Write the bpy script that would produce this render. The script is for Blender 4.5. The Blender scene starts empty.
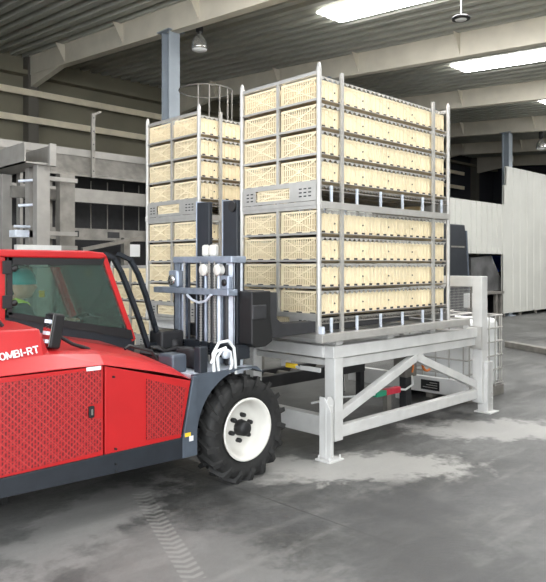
import bpy, bmesh, math, random
from mathutils import Vector, Matrix
random.seed(7)
PI = math.pi
C = bpy.context.scene.collection
sc = bpy.context.scene

# ---------------------------------------------------------------- camera
TH = math.radians(45.9)          # camera heading measured from +X (length of the hall)
F = Vector((math.cos(TH), math.sin(TH), 0)); R_ = Vector((math.sin(TH), -math.cos(TH), 0))
HC, FP, HOR = 1.8, 656.0, 263.0
cd = bpy.data.cameras.new('camera'); cam = bpy.data.objects.new('camera', cd); C.objects.link(cam)
cam.location = (0, 0, HC); cam.rotation_euler = (PI/2, 0, TH - PI/2)
cd.sensor_fit = 'HORIZONTAL'; cd.sensor_width = 36; cd.lens = 36*FP/546
cd.shift_y = -(291-HOR)/582
cd.clip_end = 200
sc.camera = cam
def ray(px, py): return F + R_*((px-273)/FP) + Vector((0, 0, (HOR-py)/FP))
def aty(px, py, Y):
    r = ray(px, py); return Vector((0, 0, HC)) + r*(Y/r.y)
def atx(px, py, X):
    r = ray(px, py); return Vector((0, 0, HC)) + r*(X/r.x)
def atz(px, py, Z=0):
    r = ray(px, py); return Vector((0, 0, HC)) + r*((Z-HC)/r.z)

# ---------------------------------------------------------------- world, exposure
w = bpy.data.worlds.new('daylight'); sc.world = w; w.use_nodes = True
bg = w.node_tree.nodes['Background']; bg.inputs[0].default_value = (.93, .97, 1, 1); bg.inputs[1].default_value = 4.2
sc.view_settings.view_transform = 'Standard'; sc.view_settings.look = 'None'
sc.view_settings.gamma = 1; sc.view_settings.use_curve_mapping = False
sc.view_settings.exposure = 0.3
SKYLIGHT = 18.0

# ---------------------------------------------------------------- materials
def mat(name, col, rough=.5, metal=0, noise=0, nscale=8, bump=0, col2=None, emit=0, alpha=1, trans=0, ior=1.45):
    m = bpy.data.materials.new(name); m.use_nodes = True
    nt = m.node_tree; b = nt.nodes['Principled BSDF']
    b.inputs['Base Color'].default_value = (*col, 1); b.inputs['Roughness'].default_value = rough
    b.inputs['Metallic'].default_value = metal
    if emit: b.inputs['Emission Color'].default_value = (*col, 1); b.inputs['Emission Strength'].default_value = emit
    if trans: b.inputs['Transmission Weight'].default_value = trans; b.inputs['IOR'].default_value = ior
    if noise or col2 or bump:
        tc = nt.nodes.new('ShaderNodeTexCoord'); n = nt.nodes.new('ShaderNodeTexNoise')
        n.inputs['Scale'].default_value = nscale; n.inputs['Detail'].default_value = 6
        nt.links.new(tc.outputs['Object'], n.inputs['Vector'])
        if noise or col2:
            cr = nt.nodes.new('ShaderNodeValToRGB')
            c2 = col2 or tuple(c*(1-noise) for c in col)
            cr.color_ramp.elements[0].position = .35; cr.color_ramp.elements[1].position = .65
            cr.color_ramp.elements[0].color = (*c2, 1); cr.color_ramp.elements[1].color = (*col, 1)
            nt.links.new(n.outputs['Fac'], cr.inputs[0]); nt.links.new(cr.outputs[0], b.inputs['Base Color'])
        if bump:
            bp = nt.nodes.new('ShaderNodeBump'); bp.inputs['Strength'].default_value = bump; bp.inputs['Distance'].default_value = .01
            nt.links.new(n.outputs['Fac'], bp.inputs['Height']); nt.links.new(bp.outputs[0], b.inputs['Normal'])
    return m
M = {}
M['cream'] = mat('cream_plastic', (.88, .76, .53), .55, noise=.1, nscale=5)
M['tan'] = mat('tan_sheet', (.62, .50, .33), .7, noise=.2, nscale=6)
M['galv'] = mat('galvanised_steel', (.50, .485, .46), .42, .4, noise=.12, nscale=9)
M['galvd'] = mat('weathered_galvanised_steel', (.27, .255, .23), .5, .4, noise=.3, nscale=6)
M['galvm'] = mat('old_galvanised_steel', (.34, .325, .30), .5, .35, noise=.15, nscale=5)
M['wgrey'] = mat('light_grey_painted_steel', (.66, .655, .64), .42, .12, noise=.14, nscale=5)
M['red'] = mat('red_paint', (.47, .014, .016), .35, 0, noise=.12, nscale=3)
M['anth'] = mat('anthracite_paint', (.020, .024, .031), .4, .1, noise=.2)
M['slate'] = mat('slate_grey_paint', (.10, .12, .15), .35, .3, noise=.15)
M['bluegrey'] = mat('blue_grey_steel', (.36, .41, .50), .35, .5, noise=.25, nscale=12)
M['steel'] = mat('bright_steel', (.72, .77, .86), .35, .15, noise=.2, nscale=15)
M['colw'] = mat('dark_wall_column_paint', (.13, .12, .10), .7)
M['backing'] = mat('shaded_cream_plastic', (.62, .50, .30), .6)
M['black'] = mat('black_plastic', (.009, .009, .010), .5, noise=.2)
M['dark'] = mat('dark_machine_paint', (.03, .03, .033), .5, noise=.3)
M['rubber'] = mat('tyre_rubber', (.016, .0155, .015), .7, noise=.45, nscale=14, bump=.4)
M['rim'] = mat('cream_white_rim', (.68, .66, .61), .4, noise=.06)
M['white'] = mat('white_plastic', (.74, .75, .75), .45)
M['skin'] = mat('skin', (.55, .33, .24), .55)
M['jacket'] = mat('dark_green_jacket', (.02, .07, .06), .8, noise=.3)
M['hivis'] = mat('yellow_reflective_cloth', (.62, .80, .10), .6)
M['teal'] = mat('teal_cap_cloth', (.06, .42, .42), .8, noise=.15)
M['yellow'] = mat('yellow_plastic', (.80, .55, .04), .45)
M['orange'] = mat('orange_hose', (.75, .22, .05), .5)
M['redp'] = mat('red_plastic', (.6, .03, .06), .5)
M['green'] = mat('green_plastic', (.03, .35, .2), .5)
M['blue'] = mat('blue_paint', (.03, .10, .5), .5)
M['beam'] = mat('roof_beam_paint', (.66, .61, .51), .6, noise=.12, nscale=2)
M['col'] = mat('column_paint', (.30, .34, .38), .5, noise=.12, nscale=3)
M['wood'] = mat('pine_rail', (.92, .82, .63), .6, noise=.15, nscale=3)
M['mirror'] = mat('mirror_glass', (.8, .82, .85), .08, 1)
M['lampmetal'] = mat('lamp_reflector', (.5, .5, .48), .25, .8)
M['lampglass'] = mat('lamp_diffuser', (.8, .8, .78), .3)
M['sheet'] = mat('dull_sheet_steel', (.22, .22, .22), .35, .5, noise=.5, nscale=2)
M['sky'] = mat('rooflight_sheet', (1, 1, 1), .5, emit=SKYLIGHT)
def glass():
    m = bpy.data.materials.new('tinted_glass'); m.use_nodes = True; nt = m.node_tree
    for n in list(nt.nodes): nt.nodes.remove(n)
    o = nt.nodes.new('ShaderNodeOutputMaterial'); t = nt.nodes.new('ShaderNodeBsdfTransparent'); g = nt.nodes.new('ShaderNodeBsdfGlossy')
    t.inputs[0].default_value = (.74, .84, .80, 1); g.inputs['Roughness'].default_value = .03; g.inputs[0].default_value = (.8, .8, .8, 1)
    mx = nt.nodes.new('ShaderNodeMixShader'); fr = nt.nodes.new('ShaderNodeFresnel'); fr.inputs[0].default_value = 1.5
    nt.links.new(fr.outputs[0], mx.inputs[0]); nt.links.new(t.outputs[0], mx.inputs[1]); nt.links.new(g.outputs[0], mx.inputs[2])
    df = nt.nodes.new('ShaderNodeBsdfDiffuse'); df.inputs[0].default_value = (.22, .32, .28, 1); m3 = nt.nodes.new('ShaderNodeMixShader'); m3.inputs[0].default_value = .08
    nt.links.new(mx.outputs[0], m3.inputs[1]); nt.links.new(df.outputs[0], m3.inputs[2]); nt.links.new(m3.outputs[0], o.inputs[0]); return m
M['glass'] = glass()
def perf():
    # red expanded-metal grille: staggered slots with a wire diamond lattice
    m = bpy.data.materials.new('perforated_red_grille'); m.use_nodes = True; nt = m.node_tree; b = nt.nodes['Principled BSDF']
    b.inputs['Roughness'].default_value = .45
    N = nt.nodes.new; L = nt.links.new
    tc = N('ShaderNodeTexCoord'); sp = N('ShaderNodeSeparateXYZ'); L(tc.outputs['Object'], sp.inputs[0])
    cb = N('ShaderNodeCombineXYZ'); L(sp.outputs[2], cb.inputs[0]); L(sp.outputs[0], cb.inputs[1])
    br = N('ShaderNodeTexBrick'); L(cb.outputs[0], br.inputs[0]); br.inputs['Scale'].default_value = 1
    br.inputs['Brick Width'].default_value = .034; br.inputs['Row Height'].default_value = .021; br.inputs['Mortar Size'].default_value = .0052
    br.inputs['Mortar Smooth'].default_value = .2; br.inputs['Bias'].default_value = 0
    br.inputs['Color1'].default_value = (.10, .004, .006, 1); br.inputs['Color2'].default_value = (.15, .006, .008, 1); br.inputs['Mortar'].default_value = (.36, .014, .016, 1)
    def lat(sgn):
        a = N('ShaderNodeMath'); a.operation = 'MULTIPLY'; a.inputs[1].default_value = sgn*1.0; L(sp.outputs[2], a.inputs[0])
        s = N('ShaderNodeMath'); s.operation = 'ADD'; L(sp.outputs[0], s.inputs[0]); L(a.outputs[0], s.inputs[1])
        f = N('ShaderNodeMath'); f.operation = 'PINGPONG'; f.inputs[1].default_value = .036; L(s.outputs[0], f.inputs[0])
        c = N('ShaderNodeMath'); c.operation = 'LESS_THAN'; c.inputs[1].default_value = .0035; L(f.outputs[0], c.inputs[0]); return c
    p, q = lat(1), lat(-1)
    mxx = N('ShaderNodeMath'); mxx.operation = 'MAXIMUM'; L(p.outputs[0], mxx.inputs[0]); L(q.outputs[0], mxx.inputs[1])
    sc_ = N('ShaderNodeMath'); sc_.operation = 'MULTIPLY'; sc_.inputs[1].default_value = .7; L(mxx.outputs[0], sc_.inputs[0])
    mx = N('ShaderNodeMix'); mx.data_type = 'RGBA'; L(sc_.outputs[0], mx.inputs[0]); L(br.outputs[0], mx.inputs[6]); mx.inputs[7].default_value = (.47, .045, .042, 1)
    L(mx.outputs[2], b.inputs['Base Color'])
    return m
M['perf'] = perf()
def floor_mat():
    m = bpy.data.materials.new('worn_concrete'); m.use_nodes = True; nt = m.node_tree; b = nt.nodes['Principled BSDF']
    N = nt.nodes.new; L = nt.links.new
    tc = N('ShaderNodeTexCoord')
    def noise(s, d=8, r=.6, stretch=None):
        n = N('ShaderNodeTexNoise'); n.inputs['Scale'].default_value = s; n.inputs['Detail'].default_value = d; n.inputs['Roughness'].default_value = r
        if stretch:
            mp = N('ShaderNodeMapping'); mp.inputs['Scale'].default_value = stretch; mp.inputs['Rotation'].default_value = (0, 0, .5)
            L(tc.outputs['Object'], mp.inputs[0]); L(mp.outputs[0], n.inputs[0])
        else: L(tc.outputs['Object'], n.inputs[0])
        return n
    def ramp(src, a, ca, bb, cb_):
        r = N('ShaderNodeValToRGB'); r.color_ramp.elements[0].position = a; r.color_ramp.elements[1].position = bb
        r.color_ramp.elements[0].color = (*ca, 1); r.color_ramp.elements[1].color = (*cb_, 1); L(src, r.inputs[0]); return r
    g = lambda v: (v, v, v*.98)
    base = ramp(noise(.8, 10, .65).outputs['Fac'], .35, g(.038), .66, g(.155))
    fine = ramp(noise(9, 12, .85).outputs['Fac'], .36, g(.38), .64, g(1.1))
    mul = N('ShaderNodeMix'); mul.data_type = 'RGBA'; mul.blend_type = 'MULTIPLY'; mul.inputs[0].default_value = .8
    L(base.outputs[0], mul.inputs[6]); L(fine.outputs[0], mul.inputs[7])
    # scuffed tyre sweeps
    st = ramp(noise(1.1, 6, .6, (1, 5, 1)).outputs['Fac'], .52, g(0), .68, g(1))
    m2 = N('ShaderNodeMix'); m2.data_type = 'RGBA'; L(mul.outputs[2], m2.inputs[6]); m2.inputs[7].default_value = (.21, .206, .195, 1)
    k = N('ShaderNodeMath'); k.operation = 'MULTIPLY'; k.inputs[1].default_value = .38; L(st.outputs[0], k.inputs[0]); L(k.outputs[0], m2.inputs[0])
    cur = m2.outputs[2]
    # lime dust lying round the feet of the frame, plus darker floor patches
    nn = noise(3.2, 6, .7)
    def patch(cx, cy, rx, ry, rot, col, amt):
        nonlocal cur
        mp = N('ShaderNodeMapping'); mp.vector_type = 'TEXTURE'; mp.inputs['Location'].default_value = (cx, cy, 0); mp.inputs['Rotation'].default_value = (0, 0, rot); mp.inputs['Scale'].default_value = (rx, ry, 1)
        L(tc.outputs['Object'], mp.inputs[0])
        ln = N('ShaderNodeVectorMath'); ln.operation = 'LENGTH'; L(mp.outputs[0], ln.inputs[0])
        a = N('ShaderNodeMath'); a.operation = 'ADD'; L(ln.outputs['Value'], a.inputs[0]); 
        s = N('ShaderNodeMath'); s.operation = 'MULTIPLY_ADD'; s.inputs[1].default_value = 2.8; s.inputs[2].default_value = -1.4; L(nn.outputs['Fac'], s.inputs[0]); L(s.outputs[0], a.inputs[1])
        mr = N('ShaderNodeMapRange'); mr.inputs[1].default_value = .75; mr.inputs[2].default_value = 1.15; mr.inputs[3].default_value = amt; mr.inputs[4].default_value = 0; L(a.outputs[0], mr.inputs[0])
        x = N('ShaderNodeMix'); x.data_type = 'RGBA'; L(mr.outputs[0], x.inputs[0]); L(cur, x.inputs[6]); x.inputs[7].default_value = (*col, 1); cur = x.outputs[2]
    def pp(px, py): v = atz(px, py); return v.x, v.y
    patch(*pp(330, 385), 2.4, 2.0, 0, (.022, .022, .023), .8)  # shade beneath the lift frame, painted into the wet concrete
    patch(*pp(366, 465), .95, .42, -.75, (.44, .43, .405), .7)
    patch(*pp(290, 472), .55, .25, -.75, (.36, .35, .33), .5)
    patch(*pp(500, 428), 1.0, .45, -.75, (.42, .41, .39), .65)
    patch(*pp(90, 520), 1.0, .35, .5, (.30, .29, .28), .5)
    patch(*pp(180, 560), .5, .9, .2, (.24, .235, .225), .4)
    patch(*pp(420, 560), .5, 1.4, -.9, (.04, .04, .042), .55)
    patch(*pp(430, 500), 1.6, .35, -.5, (.05, .05, .052), .45)
    # printed tyre marks
    def track(p0, p1, wdt):
        nonlocal cur
        a = Vector(pp(*p0)); c = Vector(pp(*p1)); d = c-a
        mp = N('ShaderNodeMapping'); mp.vector_type = 'TEXTURE'; mp.inputs['Location'].default_value = (a.x, a.y, 0); mp.inputs['Rotation'].default_value = (0, 0, math.atan2(d.y, d.x))
        L(tc.outputs['Object'], mp.inputs[0]); s = N('ShaderNodeSeparateXYZ'); L(mp.outputs[0], s.inputs[0])
        def lt(src, v, op='LESS_THAN'):
            n = N('ShaderNodeMath'); n.operation = op; n.inputs[1].default_value = v; L(src, n.inputs[0]); return n
        ab = N('ShaderNodeMath'); ab.operation = 'ABSOLUTE'; L(s.outputs[1], ab.inputs[0])
        i1 = lt(ab.outputs[0], wdt); i2 = lt(s.outputs[0], 0, 'GREATER_THAN'); i3 = lt(s.outputs[0], d.length)
        wv = N('ShaderNodeMath'); wv.operation = 'MULTIPLY_ADD'; wv.inputs[1].default_value = .5; L(ab.outputs[0], wv.inputs[0]); L(s.outputs[0], wv.inputs[2])
        pg = N('ShaderNodeMath'); pg.operation = 'PINGPONG'; pg.inputs[1].default_value = .035; L(wv.outputs[0], pg.inputs[0]); i4 = lt(pg.outputs[0], .017)
        r = i1
        for o in (i2, i3, i4):
            q = N('ShaderNodeMath'); q.operation = 'MULTIPLY'; L(r.outputs[0], q.inputs[0]); L(o.outputs[0], q.inputs[1]); r = q
        q = N('ShaderNodeMath'); q.operation = 'MULTIPLY'; q.inputs[1].default_value = .22; L(r.outputs[0], q.inputs[0])
        x = N('ShaderNodeMix'); x.data_type = 'RGBA'; L(q.outputs[0], x.inputs[0]); L(cur, x.inputs[6]); x.inputs[7].default_value = (.45, .44, .41, 1); cur = x.outputs[2]
    track((140, 490), (195, 578), .07)
    # slab joint
    def joint(p0, p1):
        nonlocal cur
        a = Vector(pp(*p0)); c = Vector(pp(*p1)); d = c-a
        mp = N('ShaderNodeMapping'); mp.vector_type = 'TEXTURE'; mp.inputs['Location'].default_value = (a.x, a.y, 0); mp.inputs['Rotation'].default_value = (0, 0, math.atan2(d.y, d.x))
        L(tc.outputs['Object'], mp.inputs[0]); s = N('ShaderNodeSeparateXYZ'); L(mp.outputs[0], s.inputs[0])
        ab = N('ShaderNodeMath'); ab.operation = 'ABSOLUTE'; L(s.outputs[1], ab.inputs[0])
        n = N('ShaderNodeMath'); n.operation = 'LESS_THAN'; n.inputs[1].default_value = .007; L(ab.outputs[0], n.inputs[0])
        x = N('ShaderNodeMix'); x.data_type = 'RGBA'; L(n.outputs[0], x.inputs[0]); L(cur, x.inputs[6]); x.inputs[7].default_value = (.04, .04, .04, 1); cur = x.outputs[2]
    joint((240, 487), (500, 580))
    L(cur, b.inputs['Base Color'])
    rr = N('ShaderNodeMapRange'); rr.inputs[3].default_value = .28; rr.inputs[4].default_value = .62; L(noise(1.6, 5).outputs['Fac'], rr.inputs[0]); L(rr.outputs[0], b.inputs['Roughness'])
    bp = N('ShaderNodeBump'); bp.inputs['Strength'].default_value = .5; bp.inputs['Distance'].default_value = .01
    L(noise(22, 8, .8).outputs['Fac'], bp.inputs['Height']); L(bp.outputs[0], b.inputs['Normal'])
    return m
M['floor'] = floor_mat()
M['deck'] = mat('roof_deck_steel', (.46, .46, .41), .6, 0, noise=.12, nscale=1.5)
M['wall'] = mat('brown_grey_wall_panel', (.24, .22, .16), .75, noise=.15, nscale=1)
M['clad'] = mat('cream_grey_cladding', (.52, .52, .48), .5, noise=.08, nscale=1)
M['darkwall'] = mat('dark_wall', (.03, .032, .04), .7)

# ---------------------------------------------------------------- mesh builder
class MB:
    def __init__(s): s.v = []; s.f = []; s.sm = []; s.mi = []; s.cur = 0
    def add(s, vs, fs, smooth=False):
        n = len(s.v); s.v += [tuple(v) for v in vs]
        for f in fs: s.f.append(tuple(i+n for i in f)); s.sm.append(smooth); s.mi.append(s.cur)
        return s
    def box(s, x0, x1, y0, y1, z0, z1, mtx=None):
        vs = [Vector(p) for p in ((x0,y0,z0),(x1,y0,z0),(x1,y1,z0),(x0,y1,z0),(x0,y0,z1),(x1,y0,z1),(x1,y1,z1),(x0,y1,z1))]
        if mtx: vs = [mtx @ v for v in vs]
        return s.add(vs, [(0,3,2,1),(4,5,6,7),(0,1,5,4),(1,2,6,5),(2,3,7,6),(3,0,4,7)])
    def bar(s, a, b, wdt, hgt, up=(0,0,1)):
        a = Vector(a); b = Vector(b); d = (b-a).normalized(); u = Vector(up); sd = d.cross(u)
        if sd.length < 1e-4: sd = d.cross(Vector((1,0,0)))
        sd.normalize(); u = sd.cross(d).normalized()
        vs = []
        for p in (a, b):
            for q, r in ((-1,-1),(1,-1),(1,1),(-1,1)): vs.append(p + sd*q*wdt/2 + u*r*hgt/2)
        return s.add(vs, [(0,3,2,1),(4,5,6,7),(0,1,5,4),(1,2,6,5),(2,3,7,6),(3,0,4,7)])
    def tube(s, pts, r, seg=8, caps=True):
        pts = [Vector(p) for p in pts]; n = len(pts); rings = []
        ref = None
        for i, p in enumerate(pts):
            d = (pts[min(i+1, n-1)] - pts[max(i-1, 0)]).normalized()
            if ref is None: ref = d.orthogonal().normalized()
            ref = (ref - d*ref.dot(d)).normalized(); b = d.cross(ref)
            rr = r[i] if isinstance(r, (list, tuple)) else r
            rings.append([p + (ref*math.cos(2*PI*k/seg) + b*math.sin(2*PI*k/seg))*rr for k in range(seg)])
        vs = [v for g in rings for v in g]; fs = []
        for i in range(n-1):
            for k in range(seg): fs.append((i*seg+k, i*seg+(k+1)%seg, (i+1)*seg+(k+1)%seg, (i+1)*seg+k))
        s.add(vs, fs, True)
        if caps: s.add(rings[0], [tuple(range(seg))[::-1]]); s.add(rings[-1], [tuple(range(seg))])
        return s
    def lathe(s, prof, c, axis='Y', seg=32, smooth=True):
        # prof: list of (radius, offset along axis)
        c = Vector(c); A = {'X':Vector((1,0,0)),'Y':Vector((0,1,0)),'Z':Vector((0,0,1))}[axis]
        u = {'X':Vector((0,1,0)),'Y':Vector((0,0,1)),'Z':Vector((1,0,0))}[axis]; v = A.cross(u)
        vs = []; fs = []; m = len(prof)
        for k in range(seg):
            t = 2*PI*k/seg; d = u*math.cos(t) + v*math.sin(t)
            for r, o in prof: vs.append(c + A*o + d*r)
        for k in range(seg):
            for j in range(m-1):
                fs.append((k*m+j, k*m+j+1, ((k+1)%seg)*m+j+1, ((k+1)%seg)*m+j))
        return s.add(vs, fs, smooth)
    def prism(s, poly, o0, o1, plane='XZ'):
        def mk(a, b, o): return {'XZ': (a, o, b), 'XY': (a, b, o), 'YZ': (o, a, b)}[plane]
        n = len(poly); vs = [mk(a, b, o0) for a, b in poly] + [mk(a, b, o1) for a, b in poly]
        fs = [tuple(range(n)), tuple(range(n, 2*n))[::-1]] + [(i, (i+1)%n, n+(i+1)%n, n+i) for i in range(n)]
        return s.add(vs, fs)
    def build(s, name, m, parent=None, bevel=0, loc=None):
        me = bpy.data.meshes.new(name); me.from_pydata(s.v, [], s.f); me.update()
        bm = bmesh.new(); bm.from_mesh(me); bmesh.ops.recalc_face_normals(bm, faces=bm.faces); bm.to_mesh(me); bm.free()
        for p, q, k in zip(me.polygons, s.sm, s.mi): p.use_smooth = q; p.material_index = k
        for mm_ in (m if isinstance(m, list) else [m]): me.materials.append(M[mm_])
        o = bpy.data.objects.new(name, me); C.objects.link(o)
        if parent: o.parent = parent; o.matrix_parent_inverse = parent.matrix_world.inverted() if False else Matrix.Translation(-Vector(parent_abs(parent)))
        if loc: o.location = loc
        if bevel:
            b = o.modifiers.new('bevel', 'BEVEL'); b.width = bevel; b.segments = 2; b.limit_method = 'ANGLE'; b.angle_limit = math.radians(40)
        return o
def parent_abs(p):
    v = Vector(p.location); 
    return v
def tag(o, label=None, cat=None, group=None, kind=None):
    if label: o['label'] = label
    if cat: o['category'] = cat
    if group: o['group'] = group
    if kind: o['kind'] = kind
    return o
def empty(name, loc, label, cat, group=None):
    o = bpy.data.objects.new(name, None); C.objects.link(o); o.location = loc; o.empty_display_size = .1
    return tag(o, label, cat, group)
def copy_tree(o, parent=None):
    c = o.copy(); C.objects.link(c)
    if parent: c.parent = parent
    for ch in list(o.children): copy_tree(ch, c)
    return c
def struct(mb, name, m, **k): return tag(mb.build(name, m, **k), kind='structure')

# ================================================================ THE HALL
ZR = lambda y: 7.45 + .075*(y-17.6)          # underside of the roof deck
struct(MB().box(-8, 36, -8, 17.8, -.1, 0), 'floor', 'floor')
# trapezoidal roof deck, ribs along the slope
mb = MB(); pitch = .34; xs = []; x = -3.0
while x < 35: xs += [(x, 0), (x+.15, 0), (x+.165, .14), (x+.325, .14)]; x += pitch
vs = []; fs = []
for (x, dz) in xs: vs += [(x, -1.5, ZR(-1.5)+dz), (x, 17.7, ZR(17.7)+dz)]
for i in range(len(xs)-1): fs.append((2*i, 2*i+1, 2*i+3, 2*i+2))
mb.add(vs, fs)
mb.box(-3, 35, -1.5, 17.8, ZR(17.8)+.15, ZR(17.8)+.25)
struct(mb, 'ceiling', 'deck')
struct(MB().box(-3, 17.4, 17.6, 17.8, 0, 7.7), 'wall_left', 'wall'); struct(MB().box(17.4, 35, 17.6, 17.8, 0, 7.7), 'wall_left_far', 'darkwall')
struct(MB().box(34, 34.2, -1.5, 17.6, 0, 7.7), 'wall_far', 'darkwall')
struct(MB().box(-3.2, -3, 9.5, 17.8, 0, 7.7), 'wall_light_blocker_near', 'darkwall')  # unseen wall added to keep sky light off the back left
struct(MB().box(3.5, 34.2, -1.7, -1.5, 0, 6.1), 'wall_light_blocker_right', 'clad')  # unseen wall, added to block side daylight and reflect pale in cab glass
# wall column line and haunches
BX = (2.9, 7.7, 12.5, 17.3, 22.1, 26.9, 31.7)
for bx in BX:
    b = MB(); y0, y1 = -1.4, 17.3
    def web(bx=bx): 
        pass
    d = .5
    for (w2, za, zb) in ((.10, -.03, 0), (.10, -d, -d+.03), (.012, -d+.03, -.03)):
        vs = []
        for yy in (y0, y1):
            z = ZR(yy); vs += [(bx-w2, yy, z+za), (bx+w2, yy, z+za), (bx+w2, yy, z+zb), (bx-w2, yy, z+zb)]
        b.add(vs, [(0,1,2,3),(7,6,5,4),(0,4,5,1),(1,5,6,2),(2,6,7,3),(3,7,4,0)])
    b.box(bx-.1, bx-.07, y0, y1, 0, 0) if False else None
    # closed side sheet: the beam reads as a smooth deep box from the hall
    vs = []
    for yy in (y0, y1):
        z = ZR(yy); vs += [(bx-.09, yy, z-d+.02), (bx+.09, yy, z-d+.02), (bx+.09, yy, z-.02), (bx-.09, yy, z-.02)]
    b.add(vs, [(0,1,2,3),(7,6,5,4),(0,4,5,1),(1,5,6,2),(2,6,7,3),(3,7,4,0)])
    o = struct(b, 'trim_beam', 'beam')
    for yy in (15.27, 12.57, 9.87, 7.17, 4.47):
        z = ZR(yy); g = MB(); g.prism([(bx-.09, z-.02), (bx-.34, z-.02), (bx-.09, z-d+.05)], yy-.01, yy+.01)
        struct(g, 'trim_beam_gusset', 'beam', parent=None)
    k = MB()
    k.box(bx-.14, bx+.14, 17.25, 17.6, 0, ZR(17.3)-.02)
    struct(k, 'trim_wall_column', 'colw'); k = MB()
    k.prism([(17.3, 6.6), (17.3, ZR(17.3)-.05), (15.3, ZR(15.3)-.45)], bx-.08, bx+.08, 'YZ')
    struct(k, 'trim_haunch', 'beam')
    if bx > 7:
        k = MB(); zt = ZR(10.9)-d; kx = bx
        for (a, b2, c, e) in ((-.13,.13,-.13,-.11),(-.13,.13,.11,.13),(-.012,.012,-.12,.12)):
            k.box(kx+c if abs(c-e)<.03 and False else kx+a, kx+b2, 10.9+c, 10.9+e, 0, zt)
        k.box(kx-.2, kx+.2, 10.7, 11.1, zt, zt+.02); k.box(kx-.22, kx+.22, 10.68, 11.12, 0, .03)
        struct(k, 'trim_column', 'col')
# purlin line along wall head
struct(MB().box(-3, 34, 17.3, 17.6, 6.93, 7.05), 'trim_eaves', 'wall')
# pine crash rails on the left wall
for z in (6.42, 5.70):
    struct(MB().box(-1, 30.2, 17.17, 17.24, z-.085, z+.085), 'trim_rail', 'wood')
# rooflights; the first and last strips are unseen, added for extra light
for i, (x0, x1) in enumerate(((4.8, 5.55), (9.55, 10.32), (14.5, 15.3), (19.35, 20.1), (24.2, 24.95), (28.9, 29.7))):
    b = MB(); y0, y1 = (.5, 8.57) if i < 6 else (13.2, 16.8)
    vs = []
    for yy in (y0, y1): 
        z = ZR(yy)-.035; vs += [(x0, yy, z), (x1, yy, z), (x1, yy, z+.02), (x0, yy, z+.02)]
    b.add(vs, [(0,1,2,3),(7,6,5,4),(0,4,5,1),(1,5,6,2),(2,6,7,3),(3,7,4,0)])
    for j in range(5):   # corrugated lap at the end of the sheet
        xx = x0 + (j+.5)*(x1-x0)/5; b.box(xx-.05, xx+.05, y1, y1+.08, ZR(y1)-.035, ZR(y1)-.015)
    struct(b, 'window_%d' % (i+1), 'sky')

# partition of vertical cladding at the right
YW = 10.7
def clad(x0, x1, z0, z1, p, name, deep=.03):
    b = MB(); x = x0; prof = []
    while x < x1: prof += [(x, 0), (min(x+p*.72, x1), 0), (min(x+p*.8, x1), deep), (min(x+p*.92, x1), deep)]; x += p
    prof.append((x1, 0)); n = len(prof); vs = []; fs = []
    for (px_, dy) in prof: vs += [(px_, YW+dy, z0), (px_, YW+dy, z1)]
    for i in range(n-1): fs.append((2*i, 2*i+1, 2*i+3, 2*i+2))
    b.add(vs, fs); b.box(x0, x1, YW+.05, YW+.07, z0, z1)
    return struct(b, name, 'clad')
opx0, opx1, opz = aty(466, 0, YW).x, aty(503, 0, YW).x, aty(485, 252, YW).z
xs_ = aty(504, 0, YW).x
clad(8.5, opx0, .12, 3.87, .35, 'wall_right')
clad(opx0, opx1, opz, 3.87, .35, 'wall_right_over_opening')
clad(opx1, xs_, .12, 3.87, .35, 'wall_right_pier')
clad(xs_, xs_+.17, .12, 4.55, .35, 'wall_right_step')
clad(xs_+.17, 33.9, .12, 5.22, .55, 'wall_right_tall', .018)
b = MB(); x = 9
while x < 33.5:
    if not (opx0-.1 < x < opx1-.05): b.box(x, x+.08, YW+.02, YW+.1, 0, .13)
    x += 1.25
struct(b, 'trim_wall_feet', 'galvd')
# dark works hall seen through the opening
struct(MB().box(opx0-.6, opx1+.8, YW+1.8, YW+1.9, 0, 4), 'wall_behind_opening', 'darkwall')

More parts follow.
